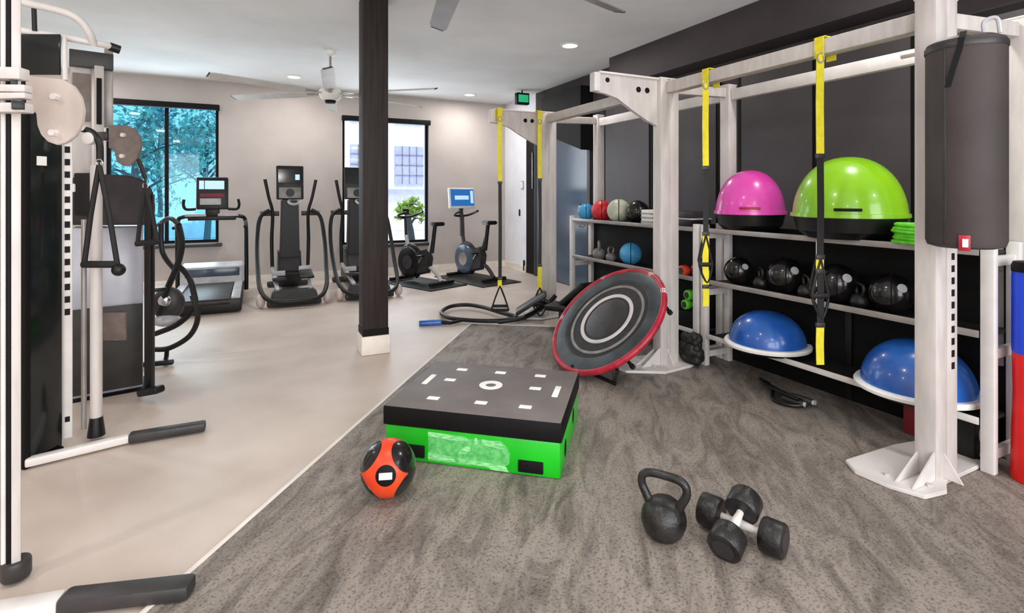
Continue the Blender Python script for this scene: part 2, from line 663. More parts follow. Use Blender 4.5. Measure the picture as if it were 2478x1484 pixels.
window('window_1', W1, YB + 0.09, 'glass_teal', [-1.25], 'teal-tinted window in the back wall with trees outside')
window('window_2', W2, YB + 0.09, 'glass_clear', [2.14], 'bright window in the back wall behind the dark column')
window('window_fill_3', (-3.0, 0.3, 0.4, 2.9), YF - 0.07, 'glass_clear', [-1.35], None, 1)  # unseen window, added for soft fill
window('window_fill_4', (0.7, 4.0, 0.4, 2.9), YF - 0.07, 'glass_clear', [2.35], None, 1)  # second unseen window added for the fill

# doorway and glass door in the right wall
d = MB('blackp')
d.box((XR + 0.06, 8.535, 1.225), (0.12, 0.37, 2.45))
o = struct('door_1', d, label='black doorway reveal beside the short white wall')
struct('door_closer', MB('chrome').bar((XR - 0.02, 8.42, 1.55), (XR - 0.02, 8.42, 2.2), 0.02, 0.04), o)
b = MB('dark_grey')
b.box((XR - 0.02, 8.3, 1.25), (0.05, 0.07, 2.5)).box((XR - 0.02, 6.62, 1.25), (0.05, 0.07, 2.5)).box((XR - 0.02, 7.46, 2.46), (0.05, 1.61, 0.08))
o = struct('door_2', b, label='tall blue-grey glass door in the dark wall')
struct('door_glass', MB('door_glass').box((XR - 0.02, 7.46, 1.22), (0.03, 1.61, 2.42)), o)
struct('door_handle', MB('chrome').tube([(XR - 0.05, 6.8, 0.95), (XR - 0.09, 6.8, 0.97), (XR - 0.09, 6.8, 1.28), (XR - 0.05, 6.8, 1.3)], 0.012, 8), o)
# black sloping bulkhead over the glass door
struct('trim_2', MB('blackp').prism([(4.28, 7.75, 2.47), (4.28, 7.75, 3.05), (4.28, 6.55, 3.05), (4.28, 6.55, 2.10)], (0.22, 0, 0), 0.01),
       label='black sloping bulkhead above the glass door')
for i, (u0, u1) in enumerate([(1.25, 2.2), (2.31, 3.0), (3.1, 3.86), (4.2, 5.1), (5.28, 6.2)]):
    b = MB('blackp')
    c = (u0 + u1) / 2
    b.box((XR - 0.012, c, 1.42), (0.024, u1 - u0 + 0.1, 2.56))
    b.use('panel').box((XR - 0.03, c, 1.42), (0.012, u1 - u0, 2.46))
    struct('trim_%d' % (i + 3), b, label='tall dark grey wall panel with black frame')
# dark bulkhead band under the ceiling
struct('trim_8', MB('dark_wall').box((XR - 0.15, (YF + 5.75) / 2, 3.05), (0.3, 5.75 - YF, 0.4), bev=0.004), label='dark bulkhead band under the ceiling')

# switches on the short white wall
for (u, z, sx, sz, nm, lb) in [(8.98, 1.10, 0.035, 0.13, 'wall_switch', 'small dark oval switch on the short white wall'),
                               (8.86, 1.62, 0.09, 0.16, 'thermostat', 'white framed thermostat high on the short white wall'),
                               (8.79, 0.12, 0.05, 0.2, 'door_stop', 'small black door stop low beside the black doorway')]:
    b = MB('blackp' if nm != 'thermostat' else 'silver')
    b.box((XR - 0.012, u, z), (0.022, sx, sz), bev=0.01)
    if nm == 'thermostat':
        b.use('white').box((XR - 0.025, u, z), (0.006, sx * .7, sz * .7), bev=0.002)
    single(nm, b, lb, nm.replace('_', ' '), (XR - 0.012, u, z))

# ------------------------------------------------------------------ column
cx, cy, cw = 0.863 + 0.1125, 4.857 + 0.1125, 0.225
cc = struct('column', MB('column').box((cx, cy, (0.17 + CEIL) / 2), (cw, cw, CEIL - 0.17), bev=0.006), label='square dark brown column on a white plinth')
struct('column_plinth', MB('plinth').box((cx, cy, 0.085), (cw + 0.035, cw + 0.035, 0.17), bev=0.012), cc, 'white plinth')
struct('column_band', MB('blackp').box((cx, cy, 0.2), (cw + 0.008, cw + 0.008, 0.06)), cc, 'black band')

# ------------------------------------------------------------------ ceiling lights
LL = ['round ceiling downlight above the storage racks, left of the dark bulkhead', 'ceiling downlight beside the far ceiling fan near the back wall',
      'small ceiling downlight near the back corner by the white wall', 'ceiling downlight above the punching bag, outside the picture',
      'ceiling downlight above the step platform, outside the picture', 'ceiling downlight above the teal window, behind the cable machine',
      'ceiling downlight above the weight tower, outside the picture', 'ceiling downlight above the cable machine, outside the picture',
      'ceiling downlight behind the camera, middle of its row', 'ceiling downlight behind the camera on the rack side', 'ceiling downlight behind the camera on the cable machine side']
for i, (x, y) in enumerate(DOWNLIGHTS):
    t = Thing('ceiling_light', LL[i], 'ceiling light', (x, y, CEIL), 'recessed ceiling downlights')
    t.part('trim_ring', MB('white').lathe([(0.085, -0.001), (0.115, -0.001), (0.118, -0.008), (0.09, -0.014), (0.085, -0.001)], 32, Matrix.Translation((x, y, CEIL))))
    t.part('lamp', MB('lamp').lathe([(0, -0.006), (0.086, -0.006), (0.086, -0.002), (0, -0.002)], 32, Matrix.Translation((x, y, CEIL))))
    area_light('downlight', (x, y, CEIL - 0.03), (0, 0, 0), 0.18, 0.18, LAMP_W, (1.0, 0.97, 0.93))

b = MB('white').cyl((1.02, 5.5, CEIL), (1.02, 5.5, CEIL - 0.03), 0.03)
single('sprinkler_head', b, 'tiny white sprinkler head on the ceiling right of the column', 'sprinkler', (1.02, 5.5, CEIL))


# ------------------------------------------------------------------ ceiling fans
def ceiling_fan(hub, phase, zb, R, label, m):
    t = Thing('ceiling_fan', label, 'ceiling fan', (hub[0], hub[1], CEIL), 'large ceiling fans')
    h = V((hub[0], hub[1], 0))
    t.part('canopy', MB('white').lathe([(0, 0), (0.07, 0), (0.06, -0.05), (0.02, -0.07), (0, -0.07)], 24, Matrix.Translation(h + V((0, 0, CEIL)))))
    t.part('downrod', MB('grey_steel').cyl(h + V((0, 0, CEIL - 0.06)), h + V((0, 0, zb + 0.08)), 0.014, 12))
    hb = t.part('motor', MB('white').lathe([(0, 0.1), (0.05, 0.1), (0.12, 0.05), (0.14, 0.0), (0.13, -0.05), (0.09, -0.09), (0, -0.10)], 32, Matrix.Translation(h + V((0, 0, zb)))))
    t.part('motor_cap', MB('blackp').lathe([(0, -0.10), (0.07, -0.098), (0.06, -0.125), (0, -0.13)], 24, Matrix.Translation(h + V((0, 0, zb)))), hb)
    for k in range(6):
        a = phase + k * PI / 3
        rot = RZ(a)
        mm = Matrix.Translation(h + V((0, 0, zb))) @ rot @ RX(math.radians(17))
        poly = [(0.2, -0.05), (0.5, -0.075), (R - 0.05, -0.07), (R, -0.05), (R, 0.05), (R - 0.05, 0.065), (0.5, 0.07), (0.2, 0.05)]
        bl = MB(m).prism([mm @ V((x, y, 0.004)) for x, y in poly], (mm.to_3x3() @ V((0, 0, -0.010))), 0.002)
        bo = t.part('blade', bl)
        t.part('blade_arm', MB('grey_steel').bar(mm @ V((0.1, 0, -0.012)), mm @ V((0.32, 0, -0.012)), 0.05, 0.01), bo)
        t.part('blade_tip', MB('dark_grey').bar(mm @ V((R + 0.004, -0.05, -0.001)), mm @ V((R + 0.004, 0.05, -0.001)), 0.01, 0.016), bo)
    return t


ceiling_fan((0.84, 7.0), math.radians(142), 2.72, 1.40, 'large white ceiling fan in front of the back wall, left of the column', 'fan')
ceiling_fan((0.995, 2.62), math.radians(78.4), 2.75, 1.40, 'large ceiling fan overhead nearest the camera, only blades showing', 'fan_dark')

# ------------------------------------------------------------------ power rig
RH = 2.42
t = Thing('training_rig', 'cream steel training rig with cantilever arms and hanging yellow straps', 'training rig', (3.13, 3.45, 0.008))
FP = [1.5, 3.485, 5.52]
RP = [1.42, 3.41, 5.39]


def rig_post(x, y, w, dpt, top, holes):
    b = MB('steel')
    if w > 0.15:   # a pair of tubes side by side
        b.box((x - 0.055, y, top / 2 + 0.004), (0.088, dpt, top - 0.008), bev=0.008)
        b.box((x + 0.052, y, top / 2 + 0.004), (0.096, dpt, top - 0.008), bev=0.008)
        b.box((x, y, top / 2), (0.03, dpt * 0.8, top - 0.02))
    else:
        b.box((x, y, top / 2 + 0.004), (w, dpt, top - 0.008), bev=0.008)
    b.use('white_steel').box((x, y, top + 0.002), (w + 0.004, dpt + 0.004, 0.012), bev=0.004)
    b.use('blackp')
    if holes:
        z = 0.58
        while z < 1.32:
            b.box((x + 0.052, y - dpt / 2 - 0.0005, z), (0.026, 0.003, 0.034))
            z += 0.0615
    return b


for i, y in enumerate(FP):
    po = t.part('front_post', rig_post(3.13, y, 0.2, 0.1, 2.44 if i == 0 else RH, i == 0))
for y in RP:
    po = t.part('rear_post', rig_post(3.78, y, 0.1, 0.1, 2.41, False))
    t.part('base_plate', MB('white_steel').box((3.78, y, 0.016), (0.2, 0.18, 0.014), bev=0.004), po)
# crossbars
for (a, c) in ((FP[0], FP[1]), (FP[1], FP[2])):
    t.part('crossbar', MB('steel').bar((3.13, a + 0.05, 2.345), (3.13, c - 0.05, 2.345), 0.09, 0.095, 0.008))
    t.part('front_rail', MB('white_steel').bar((3.78, a - 0.02, 2.325), (3.78, c - 0.13, 2.325), 0.06, 0.095, 0.006))
for a, c in zip(FP, RP):
    t.part('side_beam', MB('steel').bar((3.23, a, 2.345), (3.73, c, 2.345), 0.06, 0.08, 0.006))
t.part('pull_up_pin', MB('white_steel').cyl((3.3, 1.75, 2.23), (3.3, 1.47, 2.23), 0.014, 12).bar((3.3, 1.48, 2.23), (3.2, 1.48, 2.23), 0.02, 0.03))
# cantilever gusset plates
for y in FP[1:]:
    out = [(3.03, RH - 0.005), (2.45, RH - 0.01), (2.39, RH - 0.05), (2.39, RH - 0.16), (2.5, RH - 0.17), (2.62, RH - 0.2), (2.78, RH - 0.29), (2.92, RH - 0.36), (3.03, RH - 0.40)]
    b = MB('steel')
    b.prism([(x, y - 0.012, z) for x, z in out], (0, 0.012, 0), 0.002)
    b.prism([(x, y + 0.012, z) for x, z in out], (0, 0.012, 0), 0.002)
    g = t.part('gusset_plate', b)
    b = MB('white_steel')
    b.box((2.41, y, RH - 0.085), (0.06, 0.07, 0.15), bev=0.008)
    b.box((2.73, y, RH - 0.006), (0.6, 0.07, 0.018), bev=0.004)
    t.part('arm_edge', b, g)
    for hx, hz, hr in ((2.52, RH - 0.06, 0.02), (2.83, RH - 0.11, 0.024), (2.92, RH - 0.11, 0.024)):
        t.part('bolt_hole', MB('blackp').cyl((hx, y - 0.0145, hz), (hx, y - 0.010, hz), hr, 18), g)
# feet of the front posts
foot = [fl(2045, 1125), fl(2160, 1088), fl(2230, 1075), fl(2330, 1115), fl(2390, 1130), fl(2290, 1178), fl(2292, 1202), fl(2240, 1215), fl(2150, 1188), fl(2068, 1152)]
for i, y in enumerate(FP):
    if i == 0:
        poly = [(p.x, p.y, 0.009) for p in foot]
    else:
        poly = [(2.66, y + 0.16, .009), (2.95, y + .24, .009), (3.3, y + .2, .009), (3.52, y + 0.06, .009), (3.5, y - .06, .009), (3.25, y - .17, .009), (2.95, y - 0.2, .009), (2.68, y - 0.04, .009)]
    b = MB('white_steel').prism(poly, (0, 0, 0.02), 0.004)
    f = t.part('floor_plate', b)
    def rib(poly, v):
        t.part('rib', MB('white_steel').prism(poly, v), f)
    rib([(3.03, y - 0.045, 0.03), (3.03, y - 0.045, 0.17), (2.84, y - 0.045, 0.03)], (0, 0.008, 0))
    rib([(3.03, y + 0.03, 0.03), (3.03, y + 0.03, 0.14), (2.84, y + 0.03, 0.03)], (0, 0.008, 0))
    rib([(3.1, y - 0.05, 0.03), (3.1, y - 0.05, 0.15), (3.1, y - 0.13, 0.03)], (0.008, 0, 0))
    for bx, by in ((2.87, y + 0.09), (2.95, y - 0.06), (3.33, y + 0.05)):
        t.part('bolt', MB('steel').cyl((bx, by, 0.028), (bx, by, 0.04), 0.014, 6), f)

# ------------------------------------------------------------------ heavy bag
c = room((2336 - 1239) / F_PX * 2.44, 2.44)
t = Thing('heavy_bag', 'large dark grey vinyl punching bag hanging beside the nearest rig post', 'punching bag', (c.x, c.y, 1.21))
R = 0.147
m = Matrix.Translation((c.x, c.y, 0))
BD = -V((c.x, c.y, 0)).normalized()          # from the bag towards the open floor
BS = Z.cross(BD)


def bagp(a, z, k=1.0):
    return V((c.x, c.y, z)) + (BD * math.cos(a) + BS * math.sin(a)) * R * k


BR = RZ(math.atan2(BD.y, BD.x) + PI / 2)
t.part('bag', MB('bag').lathe([(0, 1.205), (R - .04, 1.205), (R - .008, 1.215), (R, 1.24), (R, 1.7), (R, 2.13), (R - .004, 2.145), (R - .03, 2.16), (R - .08, 2.172), (0, 2.178)], 48, m))
t.part('seam', MB('dark_grey').bar(bagp(-.5, 1.23), bagp(-.5, 2.13), 0.010, 0.006, up=tuple(bagp(-.5, 0) - V((c.x, c.y, 0)))))
t.part('top_band', MB('dark_grey').lathe([(R + .002, 2.105), (R + .004, 2.11), (R + .004, 2.128), (R + .002, 2.132)], 48, m))
t.part('strap', MB('blackp').strap([bagp(-.42, 1.93, 1.01), bagp(-.3, 2.0, 1.02), bagp(-.12, 2.1, 1.02), bagp(-.08, 2.14, 1.01), bagp(-.05, 2.172, .8)], 0.022, 0.006, tuple(BS)))
t.part('handle', MB('silver').tube([bagp(.9, 2.168, .55), bagp(.8, 2.215, .6), bagp(1.1, 2.225, .8), bagp(1.2, 2.16, .85)], 0.009, 8, smooth=5))
t.part('tag', MB('red').box(bagp(-.02, 1.235, 1.01), (0.042, 0.008, 0.07), BR, 0.003).use('white').box(bagp(.0, 1.235, 1.045), (0.02, 0.004, 0.036), BR), label='red tag')
t.part('mounting_bracket', MB('steel').bar((c.x + .1, c.y + .1, 1.55), (3.09, 1.46, 1.55), 0.05, 0.08).bar((c.x + .1, c.y + .1, 2.0), (3.09, 1.46, 2.0), 0.05, 0.08))

# ------------------------------------------------------------------ suspension straps
CAMX = V((CA, -SA, 0))          # straps hang with their width across the view
CAMY = V((SA, CA, 0))


def susp(pos, zt, label, segs, h0, h1, hw, loop, cradle='web', group='yellow suspension straps on the rig'):
    """segs: (lower end, material) down the strap; handles hang from h0 to h1, half width hw"""
    x, y = pos
    t = Thing('suspension_strap', label, 'suspension strap', (x, y, zt), group)
    s = CAMX
    off = V((x, y, 0))
    f = off - V((0.058, 0, 0)) if loop else off - V((0, 0.03, 0))
    if loop:
        top = [f + Z * (zt - 0.12), f + Z * (zt + 0.004), f + V((0.01, 0, zt + 0.006)), off + Z * (zt + 0.006), off + V((.056, 0, zt + 0.002)), off + V((.056, 0, zt - 0.13))]
        sd = V((0, 1, 0))
    else:
        top = [f + Z * (zt - .12), f + Z * (zt + .002), off + V((0, .0, zt + .006)), off + V((0, .045, zt + .002)), off + V((0, .05, zt - .12))]
        sd = V((1, 0, 0))
    w = 0.046
    t.part('anchor', MB('yellow').strap(top, w * 1.3, 0.005, sd))
    f = f - CAMY * .012
    t.part('carabiner', MB('grey_steel').torus(f + Z * (zt - .125) - CAMY * .008, 0.02, 0.004, RZ(-ANG) @ RX(PI / 2), 20, 8, sy=1.5))
    z = zt - .10
    for k, (ze, mt) in enumerate(segs):
        ww = w * (1 if mt == 'yellow' else .85)
        so_ = s * (.003 if k % 2 else -.003)
        sg = t.part('strap' if mt == 'yellow' else 'webbing', MB(mt).strap([f + Z * (z + .01), f + so_ + Z * ((z + ze) / 2), f + Z * ze], ww, 0.006, s))
        if k:
            t.part('buckle', MB('dark_grey').box(f + Z * z, (w * 1.15, 0.018, 0.03), RZ(-ANG), 0.004), sg)
        z = ze
    for k, (sc_, bk_) in enumerate(((1.0, 0.0), (.86, .035))):
        o_ = f + CAMY * bk_
        h = (h0 - h1) * sc_
        g = .62 if cradle else .85
        A = o_ + Z * h0
        B, C = A - s * hw * sc_ - Z * h * g, A + s * hw * sc_ - Z * h * g
        lp_ = t.part('handle_loop', MB('web').tube([A, A.lerp(B, .5) - s * .003, B], .0085, 8).tube([A, A.lerp(C, .5) + s * .003, C], .0085, 8))
        t.part('grip', MB('foam_grip').cyl(B, C, 0.017, 14, bev=0.004), lp_)
        if cradle:
            D = A - Z * h + s * .01
            t.part('foot_cradle', MB(cradle).tube([B, B.lerp(D, .5) - s * .01, D, C.lerp(D, .5) + s * .01, C], .0085, 8, smooth=3), lp_)
    return t


susp((3.13, 2.085), 2.398, 'yellow strap hanging in front of the lime green dome, nearest of the rig straps',
     [(1.68, 'yellow'), (1.07, 'web'), (.985, 'yellow'), (.66, 'web'), (.42, 'yellow')], 1.06, .70, .05, True)
susp((3.13, 2.99), 2.398, 'yellow strap between the middle rig post and the pink dome',
     [(1.65, 'yellow'), (1.15, 'web'), (.75, 'yellow'), (.60, 'yellow')], 1.14, .78, .05, True)
susp((2.985, 5.47), 2.425, 'yellow strap down the far rig post, its black handle near the floor',
     [(1.62, 'yellow'), (.62, 'web'), (.34, 'yellow')], .36, .03, .085, False)
susp((2.47, 5.46), 2.42, 'pale yellow strap at the tip of the far rig arm, leftmost strap',
     [(1.58, 'yellow'), (.50, 'web'), (.40, 'yellow')], .42, .10, .10, False, None)

# ------------------------------------------------------------------ storage racks
RX0, RX1 = 3.40, 3.71


def rack(y0, y1, mids, label, loc):
    t = Thing('storage_rack', label, 'storage rack', loc, 'two storage racks under the rig')
    for y in (y0, y1):
        b = MB('white_steel')
        b.box((RX0 + .02, y, 0.6), (0.045, 0.06, 1.185), bev=0.005)
        b.box((RX1 - .02, y, 0.6), (0.045, 0.06, 1.185), bev=0.005)
        for z in (0.1, 0.62, 1.1):
            b.box(((RX0 + RX1) / 2, y, z), (RX1 - RX0 - .08, 0.03, 0.05))
        t.part('upright', b)
    for y in mids:
        t.part('divider', MB('steel').box((RX0 - .012, y, 0.93), (0.02, 0.045, 0.42), bev=0.004))
        t.part('divider', MB('black').box((RX1 - .01, y, 0.36), (0.02, 0.045, 0.66), bev=0.004))
    for z in (0.25, 0.705, 1.135):
        b = MB('rubber').box(((RX0 + RX1) / 2, (y0 + y1) / 2, z), (RX1 - RX0 - .01, y1 - y0 - .065, 0.02))
        s = t.part('shelf', b)
        b = MB('grey_steel' if z > .3 else 'white_steel')
        b.bar((RX0, y0 + .035, z + .012), (RX0, y1 - .035, z + .012), 0.012, 0.038, 0.003)
        t.part('shelf_lip', b, s)
    t.part('back_panel', MB('blackp').box((RX1 + .004, (y0 + y1) / 2, 0.6), (0.008, y1 - y0, 1.16)))
    return t


rack(1.40, 3.33, [2.295], 'black three-shelf storage rack holding the pink and lime domes', (3.55, 2.3, 0.008))
rack(3.42, 5.42, [], 'black three-shelf storage rack behind the trampoline, holding coloured balls', (3.55, 4.45, 0.008))


# domes
def dome(x, y, z, r, h, hb, mt, label, rim, group=None, name='balance_dome'):
    t = Thing(name, label, 'balance trainer', (x, y, z), group)
    m = Matrix.Translation((x, y, z))
    pr = [(0, hb + h)]
    for k in range(1, 15):
        a = k / 14 * PI / 2
        e = 0.9
        pr.append((r * 0.985 * math.sin(a) ** e, hb + h * math.cos(a) ** 1.0 if k < 14 else hb))
    t.part('dome', MB(mt).lathe(pr, 56, m))
    if rim == 'white':
        b = MB('white').lathe([(r * .97, hb + .012), (r + .022, hb + .012), (r + .03, hb), (r + .026, hb - .018), (r * .95, hb - .02), (r * .97, hb + .012)], 56, m)
        t.part('rim', b)
        b = MB('black').lathe([(r * .96, hb - .019), (r * .9, 0.004), (0, 0.0), (0, hb - .019), (r * .96, hb - .019)], 48, m)
        t.part('base', b)
    else:
        b = MB(mt).lathe([(r * .98, hb + .03), (r + .006, hb + .028), (r + .008, hb + .004), (r * .95, hb), (r * .98, hb + .03)], 56, m)
        t.part('rim', b)
        b = MB('black').lathe([(r * .97, hb), (r * .9, hb * .35), (r * .72, 0.002), (0, 0.0), (0, hb), (r * .97, hb)], 48, m)
        t.part('base', b)
        a = math.atan2(-y, -x)
        p = V((x, y, z + hb + .055)) + V((math.cos(a), math.sin(a), 0)) * (r * .985)
        t.part('grip_slot', MB('blackp' if mt == 'lime' else 'red').box(p, (0.02, 0.15, 0.018), RZ(a), 0.005))
    return t


dome(3.6, 3.03, 1.158, 0.265, 0.355, 0.13, 'pink', 'glossy pink half-ball balance trainer on black base, top shelf', 'same', 'half-ball balance trainers')
dome(3.56, 2.215, 1.158, 0.335, 0.40, 0.14, 'lime', 'large lime green half-ball balance trainer on the top shelf', 'same', 'half-ball balance trainers')
dome(3.5, 2.79, 0.27, 0.275, 0.24, 0.05, 'blue', 'blue dome with white rim on the bottom shelf below the pink dome', 'white', 'half-ball balance trainers')
dome(3.5, 1.775, 0.27, 0.285, 0.27, 0.05, 'blue', 'blue dome with white rim on the bottom shelf behind the nearest post', 'white', 'half-ball balance trainers')


# ------------------------------------------------------------------ balls on the racks
def med_ball(x, y, z, r, mt, label, group, bands='blackp', cat='medicine ball', name='medicine_ball'):
    t = Thing(name, label, cat, (x, y, z), group)
    t.part('ball', MB(mt).ball((x, y, z + r), r, n=32))
    a = math.atan2(-y, -x)
    c = V((x, y, z + r))
    b = MB(bands)
    b.torus(c, r * 1.0, r * .035, RZ(a) @ RX(PI / 2), 40, 6)
    t.part('seam', b)
    if cat == 'slam ball':
        dd = V((math.cos(a + .5), math.sin(a + .5), 0.45)).normalized()
        b = MB('silver').lathe([(0, 0.003), (r * .22, 0.001), (r * .22, -.004), (0, -.004)], 20, Matrix.Translation(c + dd * r) @ dd.to_track_quat('Z', 'Y').to_matrix().to_4x4())  # silver disc puts the ball's highlight on as colour
        t.part('badge', b)  # the silver disc standing for the ball's highlight
    return t


zs = 0.716
for (x, y, r, lb) in [(3.53, 3.08, 0.112, 'black ball on the middle shelf beneath the pink dome, leftmost of four'),
                      (3.54, 2.66, 0.13, 'shiny black ball on the middle shelf just left of the hanging strap'),
                      (3.53, 2.27, 0.132, 'large dark textured ball on the middle shelf just right of the hanging strap'),
                      (3.53, 1.93, 0.122, 'black ball on the middle shelf touching the nearest rig post in view')]:
    med_ball(x, y, zs, r, 'shiny_black', lb, 'black balls on the middle shelf', cat='slam ball', name='slam_ball')
med_ball(3.47, 5.20, 1.146, 0.098, 'sky_blue', 'sky blue ball on the far rack, leftmost of the top row', 'coloured balls on the far rack')
med_ball(3.5, 4.93, 1.146, 0.118, 'red_ball', 'red ball on the far rack between the blue and pale balls', 'coloured balls on the far rack')
med_ball(3.5, 4.62, 1.146, 0.126, 'pale_ball', 'pale grey-green ball on the far rack beside the red ball', 'coloured balls on the far rack')
med_ball(3.54, 4.36, 1.146, 0.12, 'shiny_black', 'black ball on the far rack behind the pale grey-green ball', 'coloured balls on the far rack')
med_ball(3.5, 4.42, zs, 0.115, 'sky_blue', 'sky blue ball crossed by dark bands on the far rack, lower row', 'coloured balls on the far rack')


t = Thing('storage_box', 'white striped box on the far rack beside the middle rig post', 'box', (3.5, 4.08, 1.147))
t.part('box', MB('white').box((3.5, 4.08, 1.222), (.16, .16, .15), bev=.01))
for k in range(3):
    t.part('stripe', MB('grey_steel').box((3.5, 4.08, 1.18 + .04 * k), (.164, .164, .014)))


# kettlebell prototype, local coordinates
def kettlebell_root(label, group, s=1.0, m='iron', loc=(0, 0, 0), rz=0.0):
    t = Thing('kettlebell', label, 'kettlebell', (0, 0, 0), group)
    t.part('bell', MB(m).lathe([(0, 0.0), (.058 * s, 0.0), (.078 * s, .02 * s), (.092 * s, .055 * s), (.094 * s, .075 * s), (.088 * s, .105 * s), (.07 * s, .135 * s), (.05 * s, .15 * s), (0, .156 * s)], 32))
    t.part('handle', MB(m).tube([V(p) * s for p in [(-.056, 0, .115), (-.072, 0, .15), (-.094, 0, .195), (-.09, 0, .232), (-.06, 0, .25), (0, 0, .254), (.06, 0, .25), (.09, 0, .232), (.094, 0, .195), (.072, 0, .15), (.056, 0, .115)]],
           [.020 * s, .0185 * s, .0175 * s, .0175 * s, .0172 * s, .017 * s, .0172 * s, .0175 * s, .0175 * s, .0185 * s, .020 * s], 12, smooth=4))
    t.o.location = loc
    t.o.rotation_euler = (0, 0, rz)
    return t.o


kb = kettlebell_root('black cast iron kettlebell standing on the rubber flooring', 'kettlebells', 1.0)
kp = fl(1606, 1296, 0.008)
kb.location = (kp.x, kp.y, 0.008)
kb.rotation_euler = (0, 0, -ANG - 0.55)
for (x, y, z, lb) in [(3.52, 2.86, zs, 'small black kettlebell on the middle shelf beside the leftmost black ball'),
                      (3.5, 2.47, zs, 'small black kettlebell on the middle shelf directly behind the hanging strap'),
                      (3.5, 2.10, zs, 'small black kettlebell on the middle shelf beside the large textured ball')]:
    dup(kb, (x, y, z), 0.9, lb, 'small kettlebells on the middle shelf')
for k in bpy.data.objects:
    if k.name.startswith('kettlebell.') and k.parent is None:
        k.scale = (0.62, 0.62, 0.62)
gk = kettlebell_root('grey kettlebell with looped handle on the far rack, lower row', 'kettlebells', 0.8, 'grey_ball', (3.5, 4.98, zs), 0.9)
gk2 = kettlebell_root('smaller grey kettlebell on the far rack beside the looped one', 'kettlebells', 0.6, 'grey_ball', (3.5, 4.76, zs), 0.4)


# ------------------------------------------------------------------ dumbbells
def dumbbell(p0, p1, r, hl, label, group, m='iron', grip='white_steel'):
    p0, p1 = V(p0), V(p1)
    d = (p1 - p0).normalized()
    c = (p0 + p1) / 2
    t = Thing('dumbbell', label, 'dumbbell', c, group)
    t.part('handle', MB(grip).cyl(p0, p1, 0.0145, 14).tube([p0 + d * hl * .5, c - d * .03, c, c + d * .03, p1 - d * hl * .5], [.013, .016, .019, .016, .013], 14))
    for p, s in ((p0, -1), (p1, 1)):
        a, b_ = p - d * hl / 2 * s, p + d * hl / 2 * s
        hd = t.part('weight_head', MB(m).cyl(a, b_, r, 28, bev=0.012))
        t.part('end_cap', MB('dark_grey').cyl(b_ - d * .004 * s, b_ + d * .002 * s, r * .62, 24), hd)
    return t


dumbbell(room(.862, 2.295, .076), room(1.045, 2.12, .076), 0.067, 0.09, 'black round-headed dumbbell lying flat under the other, pale handle', 'pair of crossed dumbbells')
dumbbell(room(.852, 2.10, .076), room(.978, 2.235, .142), 0.067, 0.09, 'black round-headed dumbbell resting tilted across the other dumbbell', 'pair of crossed dumbbells')
# coloured dumbbells between the middle post and the strap
dumbbell((3.44, 3.60, .766), (3.60, 3.60, .766), 0.05, 0.07, 'orange-red headed dumbbell on the far rack right of the middle post', 'small coloured dumbbells', 'vermilion', 'red')
single('foam_riser', MB('blackp').box((3.54, 3.57, .34), (.26, .2, .155), bev=.01), 'black foam block under the two lime green dumbbells', 'foam block', (3.54, 3.57, .262))
for z, y_, lb in ((.466, 3.585, 'lime green dumbbell on a black block, lower of the stacked pair'),
              (.556, 3.555, 'lime green dumbbell lying on top of the other lime green one')):
    dumbbell((3.46, y_, z), (3.60, y_, z), 0.045, 0.06, lb, 'small coloured dumbbells', 'lime_green', 'lime_green')

# black lumpy bag on the floor between the racks
b = MB('rubber')
for k in range(40):
    a = random.uniform(0, 2 * PI)
    z_ = random.uniform(.06, .26)
    q_ = .085 * (1 - (z_ - .06) * 1.6)
    b.ball((3.31 + math.cos(a) * q_ * .6, 3.37 + math.sin(a) * q_, z_), random.uniform(.028, .045), n=12)
b.box((3.31, 3.37, .12), (0.12, 0.17, 0.21), bev=0.05)
single('mesh_bag', b, 'lumpy black mesh bag on the floor right of the middle post', 'bag', (3.31, 3.37, 0.01))

# tray and gear on the top shelf right of the middle post
t = Thing('equipment_tray', 'black tray with pale rim on the top shelf right of the middle post', 'tray', (3.52, 3.58, 1.147))
t.part('tray', MB('black').box((3.52, 3.58, 1.19), (0.24, 0.22, 0.08), bev=0.012))
t.part('rim', MB('silver').box((3.52, 3.58, 1.23), (0.25, 0.23, 0.012), bev=0.004))
single('foam_block', MB('dark_grey').box((3.53, 3.6, 1.268), (0.16, 0.16, 0.06), bev=0.012), 'small dark foam block lying on the black tray', 'foam block', (3.53, 3.6, 1.238))

# lime green bands on the top shelf
b = MB('lime_green')
for k in range(6):
    b.torus((3.45, 1.68, 1.172 + k * .019), 0.15 - 0.006 * (k % 3), 0.0105, RX(0.03 * (k % 2)), 40, 8, 0.75, 1.25)
single('resistance_band', b, 'coiled lime green resistance tubing on the top shelf under the lime dome', 'resistance band', (3.45, 1.68, 1.158))

